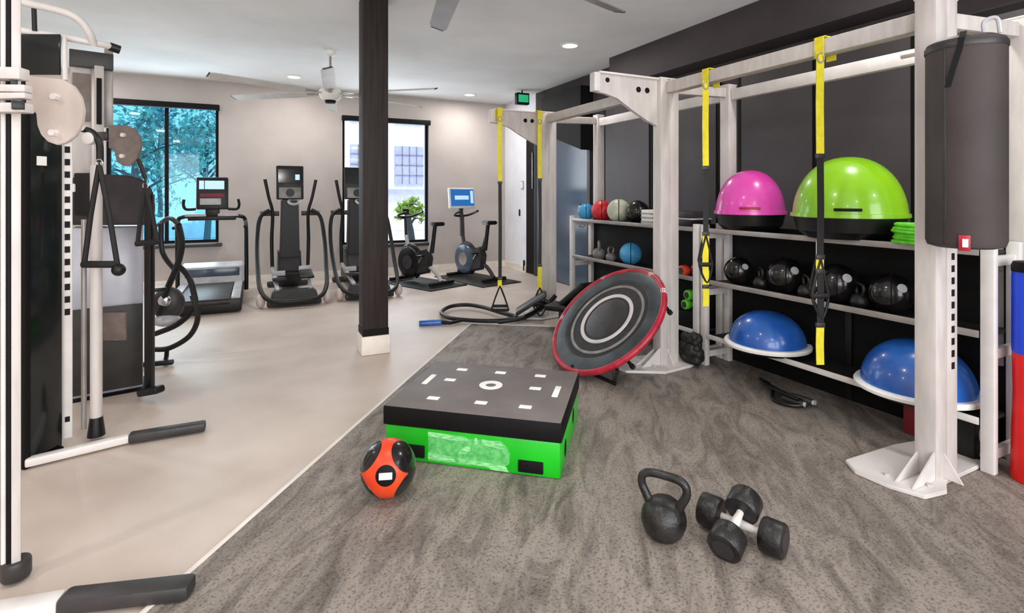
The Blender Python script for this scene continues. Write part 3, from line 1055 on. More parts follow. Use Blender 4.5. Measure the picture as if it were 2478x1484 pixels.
# cables and handles on the floor below the strap
base = V((3.37, 2.42, 0.008))
t = Thing('tube_band', 'bundle of black tubes with grey-tipped handles on the floor under the hanging strap', 'resistance band', base)
b = MB('black')
for k in range(4):
    b.tube([base + V((.12 - .03 * k, .42 - .05 * k, .02 + .01 * k)), base + V((.02 - .03 * k, .25, .04 + .012 * k)), base + V((.0 - .03 * k, .08, .03 + .012 * k)), base + V((-.03 * k, -.05, .03 + .01 * k))], .012, 8, smooth=4)
b.tube([base + V((-.02, .2, .03)), base + V((-.14, .1, .02)), base + V((-.13, -.02, .02)), base + V((-.05, -.08, .03))], .014, 8, smooth=4)
t.part('tubing', b)
for k, (dx, dy, dz) in enumerate([(0, -.04, .035), (-.045, -.06, .05), (-.09, -.03, .035)]):
    h_ = t.part('tube_handle', MB('dark_grey').cyl(base + V((dx, dy + .1, dz)), base + V((dx + .02, dy - .04, dz)), 0.02, 14, bev=.004))
    t.part('handle_tip', MB('silver').cyl(base + V((dx + .02, dy - .04, dz)), base + V((dx + .024, dy - .055, dz)), 0.016, 14, bev=.003), h_)

# floor beam in front of rack bottom: black storage base

# red box and black crate beside the nearest post
single('plyo_box', MB('dark_red').box((3.6, 1.76, 0.12), (0.16, 0.2, 0.22), bev=0.008), 'small dark red box on the floor under the near blue dome', 'box', (3.6, 1.76, 0.01))
t = Thing('storage_crate', 'black crate with pale rings beside the nearest rig post on the floor', 'crate', (3.55, 1.55, 0.009))
t.part('crate', MB('black').box((3.56, 1.55, 0.12), (0.2, 0.14, 0.22), bev=0.01))
t.part('ring', MB('silver').torus((3.53, 1.478, 0.15), 0.03, 0.006, RX(PI / 2), 24, 8, 0.6, 1.3))
t.part('ring', MB('silver').torus((3.60, 1.478, 0.16), 0.028, 0.006, RX(PI / 2), 24, 8, 0.6, 1.2))
t.part('base_strip', MB('silver').box((3.57, 1.477, 0.045), (0.12, 0.006, 0.02), bev=.002))

# pale board on the rear post, seen between bag and frame edge
t = Thing('pad_board', 'pale grey board fixed low on the rear post beside the hanging bag', 'board', (3.73, 1.2, 0.7))
p0, p1 = at(2392, 730, 2.95), at(2446, 730, 2.92)
t.part('board', MB('steel').bar(V((p0.x, p0.y, .83)), V((p1.x, p1.y, .83)), 0.02, 0.66, 0.006))
t.part('bracket', MB('grey_steel').bar(V((p1.x - .01, p1.y + .005, .8)), V((3.79, 1.39, .8)), 0.03, 0.05))

# small exercise chart on the rear post
t = Thing('exercise_chart', 'tall white exercise chart with pink and grey figures at the right edge', 'chart', (3.86, 1.33, 1.6))
t.part('sheet', MB('white').box((3.91, 1.355, 2.02), (0.16, 0.008, 0.9), RZ(-0.2), 0.001))
b = MB('pink', 'grey_ball', 'blackp', 'lime_green')
for k, (z, mm) in enumerate([(2.36, 'pink'), (2.2, 'pink'), (2.02, 'grey_ball'), (1.88, 'blackp'), (1.76, 'pink'), (1.66, 'lime_green')]):
    b.use(mm)
    b.ball((3.86, 1.353 , z + .03), .012, sy=.3, n=10)
    b.tube([(3.86, 1.357, z + .02), (3.87, 1.355, z - .02), (3.85, 1.359, z - .05)], .006, 6)
    b.tube([(3.84, 1.361, z), (3.87, 1.355, z + .005), (3.89, 1.351, z - .015)], .005, 6)
t.part('figures', b)

# red and blue upright foam roller
c = room((2497 - 1239) / F_PX * 2.66, 2.66)
t = Thing('foam_roller', 'upright roller, red below and blue above, at the right edge of the frame', 'foam roller', (c.x, c.y, 0.008))
mm = Matrix.Translation((c.x, c.y, 0.009))
t.part('roller', MB('red_roll').lathe([(0, 0), (.076, 0), (.082, .01), (.076, .25), (.071, .45), (.074, .64), (0, .64)], 32, mm))
t.part('sleeve', MB('blue_roll').lathe([(.074, .64), (.076, .66), (.076, 1.03), (.074, 1.05), (0, 1.05), (0, .64), (.074, .64)], 32, mm), label='blue sleeve')
t.part('cap', MB('blackp').lathe([(0, 1.05), (.077, 1.05), (.078, 1.08), (.07, 1.1), (0, 1.1)], 32, mm))

# ------------------------------------------------------------------ mini trampoline
Nc = V((-.604, -.331, .725)).normalized()
N = room(Nc.x, Nc.y, Nc.z)
cc = room(.788, 4.405, .415)
zax = N.normalized()
xax = Z.cross(zax).normalized()
yax = zax.cross(xax)
TM = Matrix((xax, yax, zax)).transposed().to_4x4()
TM.translation = cc
R = 0.525
t = Thing('mini_trampoline', 'round mini trampoline with red rim leaning tilted against the middle rig post', 'trampoline', (cc.x, cc.y, 0.008))
t.part('frame', MB('red').tube([TM @ V((R * math.cos(a * PI / 36), R * math.sin(a * PI / 36), 0)) for a in range(72)], 0.026, 12, closed=True))
t.part('skirt', MB('skirt').lathe([(R - .01, .012), (R - .045, .024), (R - .12, .02), (R - .135, .006), (R - .12, -.006), (R - .01, -.01), (R - .01, .012)], 72, TM))
t.part('jump_mat', MB('net').lathe([(0, .0), (R - .13, .0), (R - .13, .006), (0, .006)], 64, TM))
t.part('mat_ring', MB('ring').lathe([(.222, .006), (.224, .012), (.252, .014), (.255, .006), (.222, .006)], 64, TM), label='pale ring')
t.part('mat_centre', MB('dark_grey').lathe([(0, .010), (.19, .010), (.2, .006), (0, .006)], 48, TM))
t.part('outer_ring', MB('grey_ball').lathe([(.33, .006), (.333, .011), (.352, .012), (.356, .006), (.33, .006)], 64, TM), label='thin grey ring')
b = MB('web')
for k in range(36):
    a = k * 2 * PI / 36
    b.bar(TM @ V(((R - .13) * math.cos(a), (R - .13) * math.sin(a), -.004)), TM @ V(((R - .008) * math.cos(a), (R - .008) * math.sin(a), -.004)), .012, .008, 0.001)
t.part('bungee_cords', b)
for k in range(6):
    a = math.radians(30 + 60 * k)
    p = TM @ V((R * math.cos(a), R * math.sin(a), 0))
    L = .09
    q = p - zax * L
    if q.z < 0.05:
        L = max(0.02, (p.z - 0.045) / max(.2, zax.z))
        L = min(L, .1)
        q = p - zax * L
    lg = t.part('leg', MB('black').cyl(p, q, 0.014, 12))
    t.part('rubber_foot', MB('rubber').cyl(q + zax * .01, q - zax * .015, 0.02, 12), lg)
for k in range(12):
    a = math.radians(15 + 30 * k)
    p = TM @ V((R * math.cos(a), R * math.sin(a), 0))
    tan = TM.to_3x3() @ V((-math.sin(a), math.cos(a), 0))
    t.part('rim_clamp', MB('ring' if k in (4, 6, 2, 1) else 'red').cyl(p - tan * .03, p + tan * .03, 0.026, 12, bev=.004))
u0, u1, u2, u3 = fl(1385, 905, .03), fl(1408, 893, .025), fl(1490, 930, .02), fl(1494, 900, .025)
t.part('stabiliser', MB('black').tube([u0 + V((0, 0, .06)), u1 + V((0, 0, .0)), u2, u3, u3 + V((.02, .05, .08))], 0.014, 10))

# ------------------------------------------------------------------ step platform
th = math.radians(-39.3)
ex, ey = V((math.cos(th), math.sin(th), 0)), V((-math.sin(th), math.cos(th), 0))
pc = V((1.252, 2.904, 0))
t = Thing('step_platform', 'green aerobic step platform with black patterned rubber top', 'step platform', (pc.x, pc.y, 0.008))
LX, LY = 0.98, 0.79
rot = RZ(th)


def lp(a, b_, z):
    return pc + ex * a + ey * b_ + Z * z


body = MB('green')
body.box(lp(0, 0, 0.102), (LX - .016, LY - .016, 0.186), rot, 0.012)
bo = t.part('body', body)
t.part('top', MB('blackp').box(lp(0, 0, 0.246), (LX, LY, 0.1), rot, 0.006).use('deck').box(lp(0, 0, .297), (LX - .010, LY - .010, .006), rot, .002), label='black rubber top deck')
for q_, s_ in ((lp(0.33, -LY / 2 + .006, 0.058), (.13, .016, .06)), (lp(-0.32, -LY / 2 + .006, 0.068), (.14, .016, .065))):
    t.part('hand_slot', MB('blackp').box(q_, s_, rot, .004))
for a_, z_ in ((.14, .12), (-.2, .085)):
    t.part('foot_socket', MB('blackp').ball(lp(LX / 2 - .012, a_, z_), .05, .14, 1, 1.15, 20, rot))
# printed label block on the long front side: slanted pale bars with a rounded right end
yy = -LY / 2 + .009
b = MB('green_mid')
pts = [(-.235, .03), (.215, .03)]
pts = [(-.23, .135), (.17, .148), (.205, .125), (.222, .09), (.215, .05), (.17, .022), (-.23, .022)]
b.prism([lp(a, yy, z * 1.16) for a, z in pts], -ey * .002)
lab = t.part('label_print', b, bo, 'printed pale green label')
b = MB('green_light')
for pts in [[(-.23, .155), (-.02, .15), (.0, .132), (-.10, .128), (-.23, .135)],
            [(.03, .15), (.045, .15), (.045, .122), (.03, .122)],
            [(.065, .148), (.16, .143), (.2, .122), (.19, .112), (.08, .122)],
            [(-.05, .095), (0, .11), (.01, .092), (-.02, .07), (-.06, .068)],
            [(-.23, .06), (-.09, .05), (-.075, .03), (-.23, .03)],
            [(-.065, .048), (.12, .042), (.2, .036), (.215, .014), (.12, .016), (.1, .028), (-.05, .03)]]:
    b.prism([lp(a, yy - .002, z * 1.16) for a, z in pts], -ey * .002)
t.part('label_mark', b, lab, 'pale green bars of the label')
# white marks on the deck
zt = 0.301
for (a, c_, sx_, sy_) in [(-.26, .26, .068, .042), (0.0, .26, .068, .042), (.26, .26, .068, .042), (-.27, .06, .068, .042), (.27, .04, .068, .042),
                       (-.26, -.24, .068, .042), (.02, -.24, .068, .042), (.27, -.24, .068, .042), (-.40, .04, .034, .17), (.40, .02, .034, .17)]:
    t.part('surface_mark', MB('white').box(lp(a, c_, zt), (sx_, sy_, .003), rot, .001), label='white mark')
b = MB('white').lathe([(.032, 0), (.032, .003), (.07, .003), (.07, 0), (.032, 0)], 40, Matrix.Translation(lp(0, .03, zt - .001)))
t.part('centre_ring', b, label='white ring in the middle of the deck')

# ------------------------------------------------------------------ orange and black medicine ball
c = room((940 - 1239) / F_PX * 2.545, 2.545, 0.138)
t = Thing('medicine_ball', 'orange medicine ball with round black pads beside the step platform', 'medicine ball', (c.x, c.y, 0.008))
r = 0.13
t.part('ball', MB('orange').ball(c, r, n=48))
tocam = (V((0, 0, EYE)) - c).normalized()
fw = (tocam + V((CA, -SA, 0)) * -0.08 + Z * -0.25).normalized()
rt = fw.cross(Z).normalized() * -1
upv = rt.cross(fw) * 1
up_ = fw.cross(rt)
if up_.z < 0:
    up_ = -up_
R_ = V((CA, -SA, 0))


def pad(dv, ang, mtl, lift=1.0):
    """a round pad lying on the ball"""
    dv = dv.normalized()
    q = Matrix.Translation(c) @ dv.to_track_quat('Z', 'Y').to_matrix().to_4x4()
    pr = [(0, r * 1.012 * lift)]
    for k in range(1, 9):
        a = ang * k / 8
        pr.append((r * 1.012 * lift * math.sin(a), r * 1.012 * lift * math.cos(a)))
    pr.append((r * .98 * math.sin(ang * 1.03), r * .98 * math.cos(ang * 1.03)))
    return MB(mtl).lathe(pr, 32, q)


fd = (tocam - Z * .28 - R_ * .09).normalized()
t.part('pad', pad(fd, .36, 'blackp'))
for ax, az in ((.9, .72), (-.95, .68), (.85, -.8), (-.85, -.85)):
    t.part('pad', pad(tocam * .38 + R_ * ax + Z * az * .9, .62, 'shiny_black'))
q = c + fd * r * 1.014
zq = fd
xq = Z.cross(zq).normalized()
yq = zq.cross(xq)
mq = Matrix((xq, yq, zq)).transposed().to_4x4()
t.part('badge', MB('white').box(q, (.06, .03, .006), mq, .002), label='small white badge')

# ------------------------------------------------------------------ treadmill, ellipticals, bikes along the back wall
def place(t, loc, rz):
    t.o.location = loc
    t.o.rotation_euler = (0, 0, rz)
    return t.o


def console(t, c, w, h, tilt, lit, parent=None, frame='black'):
    """screen facing -y, tilted back"""
    m = Matrix.Translation(c) @ RX(-tilt)
    co = t.part('console', MB(frame).box(c, (w, 0.06, h), RX(-tilt), 0.015))
    s = MB(lit)
    s.box(m @ V((0, -.032, 0.02)), (w * .8, 0.006, h * .6), RX(-tilt))
    t.part('screen', s, co)
    return co


def make_treadmill(label):
    t = Thing('treadmill', label, 'treadmill', (0, 0, 0))
    b = MB('black')
    b.box((0, 0.8, 0.10), (0.8, 1.55, 0.16), bev=0.02)
    t.part('deck', b)
    t.part('belt', MB('dark_grey').box((0, 0.75, 0.183), (0.54, 1.5, 0.012), bev=0.004).cyl((-.27, .03, .15), (.27, .03, .15), .036, 18))
    for s in (-1, 1):
        t.part('side_rail', MB('silver').box((s * .335, 0.75, 0.192), (0.1, 1.46, 0.028), bev=0.008))
    t.part('motor_hood', MB('silver').prism([(-.39, 1.35, .18), (-.39, 1.42, .40), (-.39, 1.6, .46), (-.39, 1.86, .42), (-.39, 1.92, .08), (-.39, 1.35, .08)], (.78, 0, 0), .02))
    t.part('hood_sheen', MB('door_glass').bar((-.34, 1.395, .31), (.34, 1.395, .31), 0.03, 0.16))  # blue-grey slab puts the window's reflection into the hood's colour
    for s in (-1, 1):
        u = t.part('upright', MB('black').tube([(s * .43, 1.45, .05), (s * .43, 1.42, .6), (s * .42, 1.36, 1.05), (s * .36, 1.33, 1.13), (s * .25, 1.33, 1.14)], .028, 12, smooth=4))
        t.part('arm_rail', MB('black').tube([(s * .42, 1.36, 1.06), (s * .42, 1.15, 1.05), (s * .42, .95, 1.0)], .022, 10, smooth=3), u)
        t.part('grip_hook', MB('black').tube([(s * .2, 1.3, 1.24), (s * .31, 1.26, 1.24), (s * .34, 1.24, 1.30), (s * .33, 1.22, 1.38)], .02, 10, smooth=4))
        t.part('cup_pad', MB('silver').box((s * .2, 1.30, 1.155), (.26, .05, .04), bev=.01))
    t.part('crossbar', MB('black').bar((-.3, 1.34, 1.11), (.3, 1.34, 1.11), .07, .06, .015))
    t.part('console_neck', MB('black').box((0, 1.37, 1.2), (.18, .08, .16), bev=.02))
    co = t.part('console', MB('black').box((0, 1.36, 1.46), (.40, .07, .46), RX(-.12), .02))
    t.part('screen', MB('screen_light').box((0.03, 1.32, 1.58), (.24, .006, .12), RX(-.12)).box((-.13, 1.32, 1.58), (.06, .006, .12), RX(-.12)), co)
    cm_ = Matrix.Translation((0, 1.36, 1.46)) @ RX(-.12)
    t.part('keypad', MB('silver').box(cm_ @ V((-.02, -.037, -.12)), (.26, .006, .09), RX(-.12), .002).use('dark_red').box(cm_ @ V((0, -.037, -.03)), (.3, .006, .05), RX(-.12)), co)
    return t


place(make_treadmill('black treadmill facing the teal-tinted window, lit display on top'), (-0.56, 7.27, 0), 0.0)


def make_elliptical(label):
    t = Thing('elliptical_trainer', label, 'elliptical trainer', (0, 0, 0), 'elliptical trainers along the back wall')
    # base
    b = MB('dark_grey')
    b.box((0, .95, .06), (.22, 1.7, .07), bev=.02)
    b.box((0, .14, .05), (.66, .1, .08), bev=.02)
    b.box((0, 1.75, .05), (.6, .1, .08), bev=.02)
    t.part('base', b)
    # front drive housing
    t.part('drive_housing', MB('dark_grey').prism([(-.16, 1.2, .08), (-.16, 1.12, .3), (-.16, 1.3, .62), (-.16, 1.62, .62), (-.16, 1.8, .3), (-.16, 1.8, .08)], (.32, 0, 0), .03))
    t.part('mast', MB('black').prism([(-.14, 1.22, .5), (.14, 1.22, .5), (.12, 1.2, 1.38), (-.12, 1.2, 1.38)], (0, .16, 0), .02))
    co = t.part('console', MB('black').box((0, 1.2, 1.62), (.38, .07, .5), RX(-.1), .02))
    t.part('screen', MB('screen_dark').box((0, 1.158, 1.72), (.32, .006, .2), RX(-.1)).use('screen_light').box((.10, 1.152, 1.70), (.06, .006, .08), RX(-.1)), co)
    t.part('keypad', MB('grey_ball').box((0, 1.149, 1.47), (.3, .006, .16), RX(-.1), .002).use('black').cyl((0, 1.140, 1.47), (0, 1.148, 1.47), .06, 20), co)
    t.part('bottle_holder', MB('silver').torus((.05, 1.14, 1.34), .07, .02, RX(.6), 24, 8), co)
    # outer hoop
    hp = [(-.28, 1.0, 1.22), (-.40, .95, 1.12), (-.44, .8, .8), (-.43, .5, .45), (-.40, .2, .22), (-.28, .0, .11), (0, -.04, .09), (.28, .0, .11), (.40, .2, .22), (.43, .5, .45), (.44, .8, .8), (.40, .95, 1.12), (.28, 1.0, 1.22)]
    t.part('side_hoop', MB('black').tube(hp, .028, 12, smooth=5))
    t.part('rear_cover', MB('dark_grey').prism([(-.3, 0.02, .04), (.3, 0.02, .04), (.26, .1, .2), (-.26, .1, .2)], (0, .2, 0), .02))
    for s in (-1, 1):
        a = t.part('moving_arm', MB('black').tube([(s * .24, 1.12, .35), (s * .25, 1.1, .8), (s * .24, 1.02, 1.18), (s * .29, .98, 1.4), (s * .34, .96, 1.66)], [.024, .026, .024, .022, .024], 12, smooth=4))
        t.part('pivot', MB('dark_grey').cyl((s * .15, 1.08, 1.17), (s * .4, 1.08, 1.17), .035, 16), a)
        t.part('link_bar', MB('silver').bar((s * .24, 1.1, .38), (s * .2, .2, .2), .05, .05, .01))
        dz = .06 if s > 0 else 0
        p = t.part('pedal', MB('black').box((s * .17, .52 - dz, .30 + dz), (.17, .4, .04), RX(.1 * s), .015))
        t.part('pedal_rim', MB('silver').box((s * .17, .72 - dz, .35 + dz), (.17, .02, .07), bev=.006), p)
        t.part('foot_cap', MB('cream').ball((s * .40, .14, .09), .08, .7, .9, 1.1, 16))
    return t.o


e1 = make_elliptical('black elliptical trainer against the wall between the two windows')
e1.location = (0.45, 7.3, 0)
e2 = dup(e1, (1.42, 7.35, 0), 0.0, 'black elliptical trainer partly hidden behind the dark column')


def make_bike(label, screen, name='exercise_bike', group=None):
    """rider faces +y"""
    t = Thing(name, label, 'exercise bike', (0, 0, 0), group)
    t.part('stabiliser', MB('black').box((0, -.42, .04), (.5, .07, .06), bev=.015))
    t.part('stabiliser', MB('black').box((0, .52, .04), (.5, .07, .06), bev=.015))
    fr = MB('silver' if not screen else 'dark_grey')
    fr.tube([(0, -.42, .07), (0, -.25, .22), (0, .0, .33), (0, .3, .45), (0, .42, .75)], .032, 12, smooth=4)
    fr.tube([(0, .52, .07), (0, .45, .3), (0, .34, .5)], .028, 12, smooth=3)
    fr.tube([(0, .05, .35), (0, -.12, .5), (0, -.22, .72)], .03, 12, smooth=3)
    t.part('frame', fr)
    t.part('body_shell', MB('dark_grey').prism([(-.06, -.16, .18), (-.06, -.2, .42), (-.06, -.12, .56), (-.06, .1, .5), (-.06, .3, .62), (-.06, .46, .5), (-.06, .3, .2), (-.06, .1, .12)], (.12, 0, 0), .03))
    fw = t.part('flywheel', MB('door_glass' if screen else 'black').cyl((-.08, .30, .32), (.08, .30, .32), .25, 40, bev=.03))
    t.part('flywheel_hub', MB('chrome').cyl((-.086, .30, .32), (.086, .30, .32), .11, 32), fw)
    t.part('wheel_guard', MB('black').tube([(0.0, .30 + .27 * math.cos(a), .32 + .27 * math.sin(a)) for a in [x * PI / 12 for x in range(-2, 17)]], .03, 10))
    sp = t.part('seat_post', MB('black').cyl((0, -.2, .5), (0, -.27, .93), .034, 12))
    t.part('saddle', MB('black').prism([(-.11, -.4, .93), (.11, -.4, .93), (.1, -.3, .93), (.03, -.14, .93), (-.03, -.14, .93), (-.1, -.3, .93)], (0, 0, .06), .018))
    t.part('handle_stem', MB('black').cyl((0, .42, .72), (0, .44, 1.05), .024, 12))
    t.part('handlebar', MB('black').tube([(-.17, .2, 1.14), (-.2, .35, 1.1), (-.14, .44, 1.06), (0, .44, 1.05), (.14, .44, 1.06), (.2, .35, 1.1), (.17, .2, 1.14)], .019, 10, smooth=4))
    for s in (-1, 1):
        cr = t.part('crank', MB('chrome').bar((s * .06, .05, .33), (s * .07, .05 + .12 * s, .33 - .12 * s), .016, .03, .003))
        t.part('pedal', MB('black').box((s * .13, .05 + .12 * s, .33 - .12 * s), (.1, .09, .03), bev=.008), cr)
    t.part('crank_cover', MB('black' if not screen else 'dark_grey').cyl((-.045, .05, .33), (.045, .05, .33), .1, 28, bev=.01))
    if screen:
        t.part('screen_mast', MB('dark_grey').tube([(0, .42, .7), (0, .44, 1.02), (0, .47, 1.12), (0, .46, 1.2)], .045, 10))
        co = t.part('console', MB('white').box((0, .44, 1.36), (.56, .05, .36), RX(-.1), .02))
        t.part('screen', MB('screen').box((0, .412, 1.37), (.5, .006, .29), RX(-.1)).use('screen_light').box((-.02, .408, 1.37), (.3, .004, .07), RX(-.1)).box((.2, .406, 1.38), (.06, .004, .22), RX(-.1)), co)
    else:
        t.part('display', MB('black').box((0, .43, 1.14), (.12, .04, .1), bev=.01))
    return t.o


bk = make_bike('black and silver exercise bike in front of the bright window', False, group='exercise bikes')
bk.location = (2.42, 8.3, 0.02)
bk.rotation_euler = (0, 0, 0.45)
YB2 = 4.62
t = Thing('spin_bike', 'black exercise bike with curved hoops just behind the cable machine', 'exercise bike', fl(410, 878), 'exercise bikes')


def bp_(x, y, dy=0.0):
    return at(x, y, YB2 + dy)


t.part('mast', MB('black').tube([bp_(432, 545), bp_(440, 590), bp_(430, 640), bp_(405, 700), bp_(385, 760)], .026, 10, smooth=4))
t.part('mast', MB('black').tube([bp_(390, 540, .15), bp_(393, 610, .15), bp_(425, 655, .1)], .022, 10, smooth=4))
t.part('hoop', MB('black').tube([bp_(428, 640), bp_(455, 668), bp_(468, 705), bp_(470, 745), bp_(430, 785), bp_(376, 808)], .024, 10, smooth=5))
t.part('hoop', MB('black').tube([bp_(465, 715, -.1), bp_(479, 765, -.1), bp_(460, 812, -.1), bp_(412, 842, -.1), bp_(374, 846, -.1)], .022, 10, smooth=5))
fwl = t.part('flywheel', MB('dark_grey').ball(bp_(408, 735, .12), .15, .85, .45, 1, 24))
t.part('flywheel_cover', MB('silver').ball(bp_(403, 775, .1), .1, 1.1, .9, .55, 20), fwl, 'silver cover')
t.part('flywheel_hub', MB('chrome').ball(bp_(398, 728, .0), .05, 1, .6, 1, 16), fwl)
t.part('support_leg', MB('black').tube([bp_(404, 842, -.08), bp_(403, 862, -.06), fl(400, 876, .02)], .018, 10))
t.part('stabiliser', MB('black').bar(fl(330, 884, .03), fl(420, 876, .03), .05, .04, .01))
t.part('handlebar', MB('black').tube([bp_(384, 545, .3), bp_(410, 528, .1), bp_(434, 545)], .02, 10, smooth=4))
t.part('pedal', MB('black').box(bp_(385, 700, -.12), (.1, .09, .03), RZ(.4), .008))
bk3 = make_bike('exercise bike with large blue display near the back corner', True, group='exercise bikes')
bk3.location = (3.36, 8.3, 0.02)
bk3.rotation_euler = (0, 0, 0.30)
single('floor_mat', MB('rubber').box((2.42, 8.35, .009), (.75, 1.3, .016), RZ(.4), .005), 'thin black floor mat under the bike before the bright window', 'floor mat', (2.42, 8.35, 0), 'mats under the bikes')
single('floor_mat', MB('rubber').box((3.36, 8.35, .009), (.8, 1.4, .016), RZ(.25), .005), 'thin black floor mat under the bike with the blue display', 'floor mat', (3.36, 8.35, 0), 'mats under the bikes')

# ------------------------------------------------------------------ ab bench: black hoop and grey sloping pad
t = Thing('sit_up_bench', 'low black looped sit-up bench with grey sloping pad near far post', 'sit-up bench', fl(1200, 770))
hoop = [fl(1068, 757, .04), fl(1090, 742, .05), fl(1130, 738, .06), fl(1170, 744, .06), fl(1210, 756, .06), fl(1250, 768, .05), fl(1215, 776, .04), fl(1150, 776, .04), fl(1090, 770, .04)]
t.part('hoop', MB('black').tube(hoop, .024, 12, closed=True, smooth=5))
p0, p1 = fl(1245, 765, .06), fl(1325, 716, .28)
t.part('pad', MB('dark_grey').bar(p0 + V((0.05, .05, 0.03)), p1 + V((-0.02, .0, 0.03)), .26, .05, .02), label='grey sloping pad')
t.part('pad_rail', MB('black').tube([fl(1205, 779, .03), fl(1270, 768, .06), fl(1325, 735, .16), fl(1345, 715, .25)], .026, 10, smooth=4))
t.part('support_leg', MB('black').cyl(fl(1322, 745, .03), fl(1322, 728, .22), .02, 12))
g0, g1 = fl(1014, 783, .03), fl(1068, 780, .03)
t2 = Thing('jump_rope_handle', 'blue handled black grip lying on the floor beside the black hoop', 'handle', fl(1050, 783))
t2.part('grip', MB('blue').cyl(g0, g1, .032, 18, bev=.008), label='blue grip')
t2.part('shaft', MB('black').tube([g1, fl(1090, 782, .03), fl(1118, 776, .03)], [.026, .02, .014], 12))

# dark folded bench behind the trampoline
q0, q1 = fl(1365, 745, .2), fl(1425, 718, .42)
t = Thing('weight_bench', 'dark inclined bench behind the trampoline by the glass door', 'weight bench', (q0.x, q0.y, 0))
t.part('backrest', MB('black').bar(q0, q1 + V((.1, .1, .1)), .28, .07, .02))
t.part('seat', MB('black').box((q0.x - .1, q0.y - .1, .24), (.28, .28, .06), RZ(.6), .02))
t.part('frame', MB('dark_grey').bar((q0.x - .15, q0.y - .15, .04), (q1.x + .05, q1.y + .05, .04), .06, .05, .005).cyl((q0.x - .1, q0.y - .1, .05), (q0.x - .1, q0.y - .1, .22), .025, 12).cyl((q1.x, q1.y, .05), (q1.x, q1.y, .42), .02, 12))

# small green-lit box near the ceiling
t = Thing('exit_light', 'small dark box with green light near the ceiling by the far rig arm', 'exit light', (4.15, 8.2, 3.0))
t.part('housing', MB('blackp').box((4.15, 8.2, 3.1), (.24, .1, .2), bev=.01))
t.part('light', MB('green_glow').box((4.15, 8.145, 3.1), (.19, .008, .13), bev=.003), label='green light')
t.part('hanger', MB('blackp').cyl((4.15, 8.2, 3.18), (4.15, 8.2, CEIL), .012, 10))

# ------------------------------------------------------------------ cable machine (left)
C0 = fl(160, 1100)


def face(px):
    return RZ(-ANG - math.atan((px - 1239) / F_PX))


t = Thing('cable_machine', 'tall cable crossover machine with cream frame at the left edge', 'cable machine', (C0.x, C0.y, 0))
pA = room((39 - 1239) / F_PX * 1.99, 1.99)
t.part('front_upright', MB('steel').box((pA.x, pA.y, 1.55), (.027, .05, 3.02), face(30), .004))
for px, rr, mt in ((22, .009, 'blackp'), (10, .010, 'white_steel'), (-8, .012, 'grey_steel')):
    q = room((px - 1239) / F_PX * 1.97, 1.97)
    t.part('front_tube', MB(mt).cyl((q.x, q.y, .05), (q.x, q.y, 3.0), rr, 14))
# feet with black end caps
a0, a1, a2 = fl(-60, 1490, .035), fl(150, 1455, .035), fl(466, 1420, .035)
ft = t.part('foot', MB('white_steel').bar(a0, a1, .07, .045, .01))
t.part('foot_cap', MB('dark_grey').bar(a1, a2, .085, .055, .016), ft)
t.part('foot_pivot', MB('dark_grey').cyl((pA.x, pA.y, .01), (pA.x, pA.y, .08), .045, 24, bev=.01), ft)
b0, b1, b2 = fl(60, 1120, .035), fl(312, 1060, .035), fl(498, 1030, .035)
ft = t.part('foot', MB('white_steel').bar(b0, b1, .055, .045, .01))
t.part('foot_cap', MB('dark_grey').bar(b1, b2, .072, .055, .014), ft)
# perforated rail and guide rod of the middle column
Y3 = 3.03
rl = room((163 - 1239) / F_PX * Y3, Y3)
b = MB('white_steel').box((rl.x, rl.y, .98), (.046, .04, 1.84), face(163), .004)
b.use('blackp')
fr = -V((rl.x, rl.y, 0)).normalized() * .0205
z = .78
while z < 1.85:
    b.box(V((rl.x, rl.y, z)) + fr, (.024, .004, .036), face(163))
    z += .071
b.box(V((rl.x, rl.y, .17)) + fr, (.022, .004, .03), face(163))
t.part('perforated_rail', b)
rg = room((233 - 1239) / F_PX * 3.12, 3.12)
t.part('guide_rod', MB('steel').cyl((rg.x, rg.y, .06), (rg.x, rg.y, 1.62), .030, 18))
rg2 = room((203 - 1239) / F_PX * 3.14, 3.14)
t.part('guide_rod', MB('grey_steel').cyl((rg2.x, rg2.y, .06), (rg2.x, rg2.y, 1.3), .014, 12))
t.part('guide_rod_collar', MB('black').cyl((rg.x, rg.y, .03), (rg.x, rg.y, .14), .045, 18, r2=.032))
# smoked shield with weight plates behind
s0, s1 = room((62 - 1239) / F_PX * 2.80, 2.80), room((148 - 1239) / F_PX * 2.98, 2.98)
dd = (s1 - s0).normalized()
nn = V((-dd.y, dd.x, 0))
if nn.dot(CAMY) < 0:
    nn = -nn
sh = t.part('smoked_shield', MB('acrylic').bar(s0 + Z * 1.03, s1 + Z * 1.03, .014, 2.0, .003))
t.part('shield_frame', MB('blackp').bar(s0 + Z * .02, s1 + Z * .02, .04, .03).bar(s0 + Z * 2.04, s1 + Z * 2.04, .04, .03).bar(s0 + Z * .0, s0 + Z * 2.05, .03, .03, up=tuple(nn)), sh)
t.part('weight_stack', MB('weights').box((s0 + s1) / 2 + nn * .12 + Z * .5, (.16, .12, .9), RZ(math.atan2(dd.y, dd.x))))
t.part('decal', MB('white').box(s0.lerp(s1, .4) - nn * .009 + Z * 1.63, (.05, .003, .05), RZ(math.atan2(dd.y, dd.x))), sh, 'white label')
# upper smoked windows
w0, w1 = at(52, 130, 3.0), at(146, 130, 3.0)
w0.z = w1.z = 2.24
t.part('upper_shield', MB('acrylic').bar(w0, w1, .012, .23, .003))
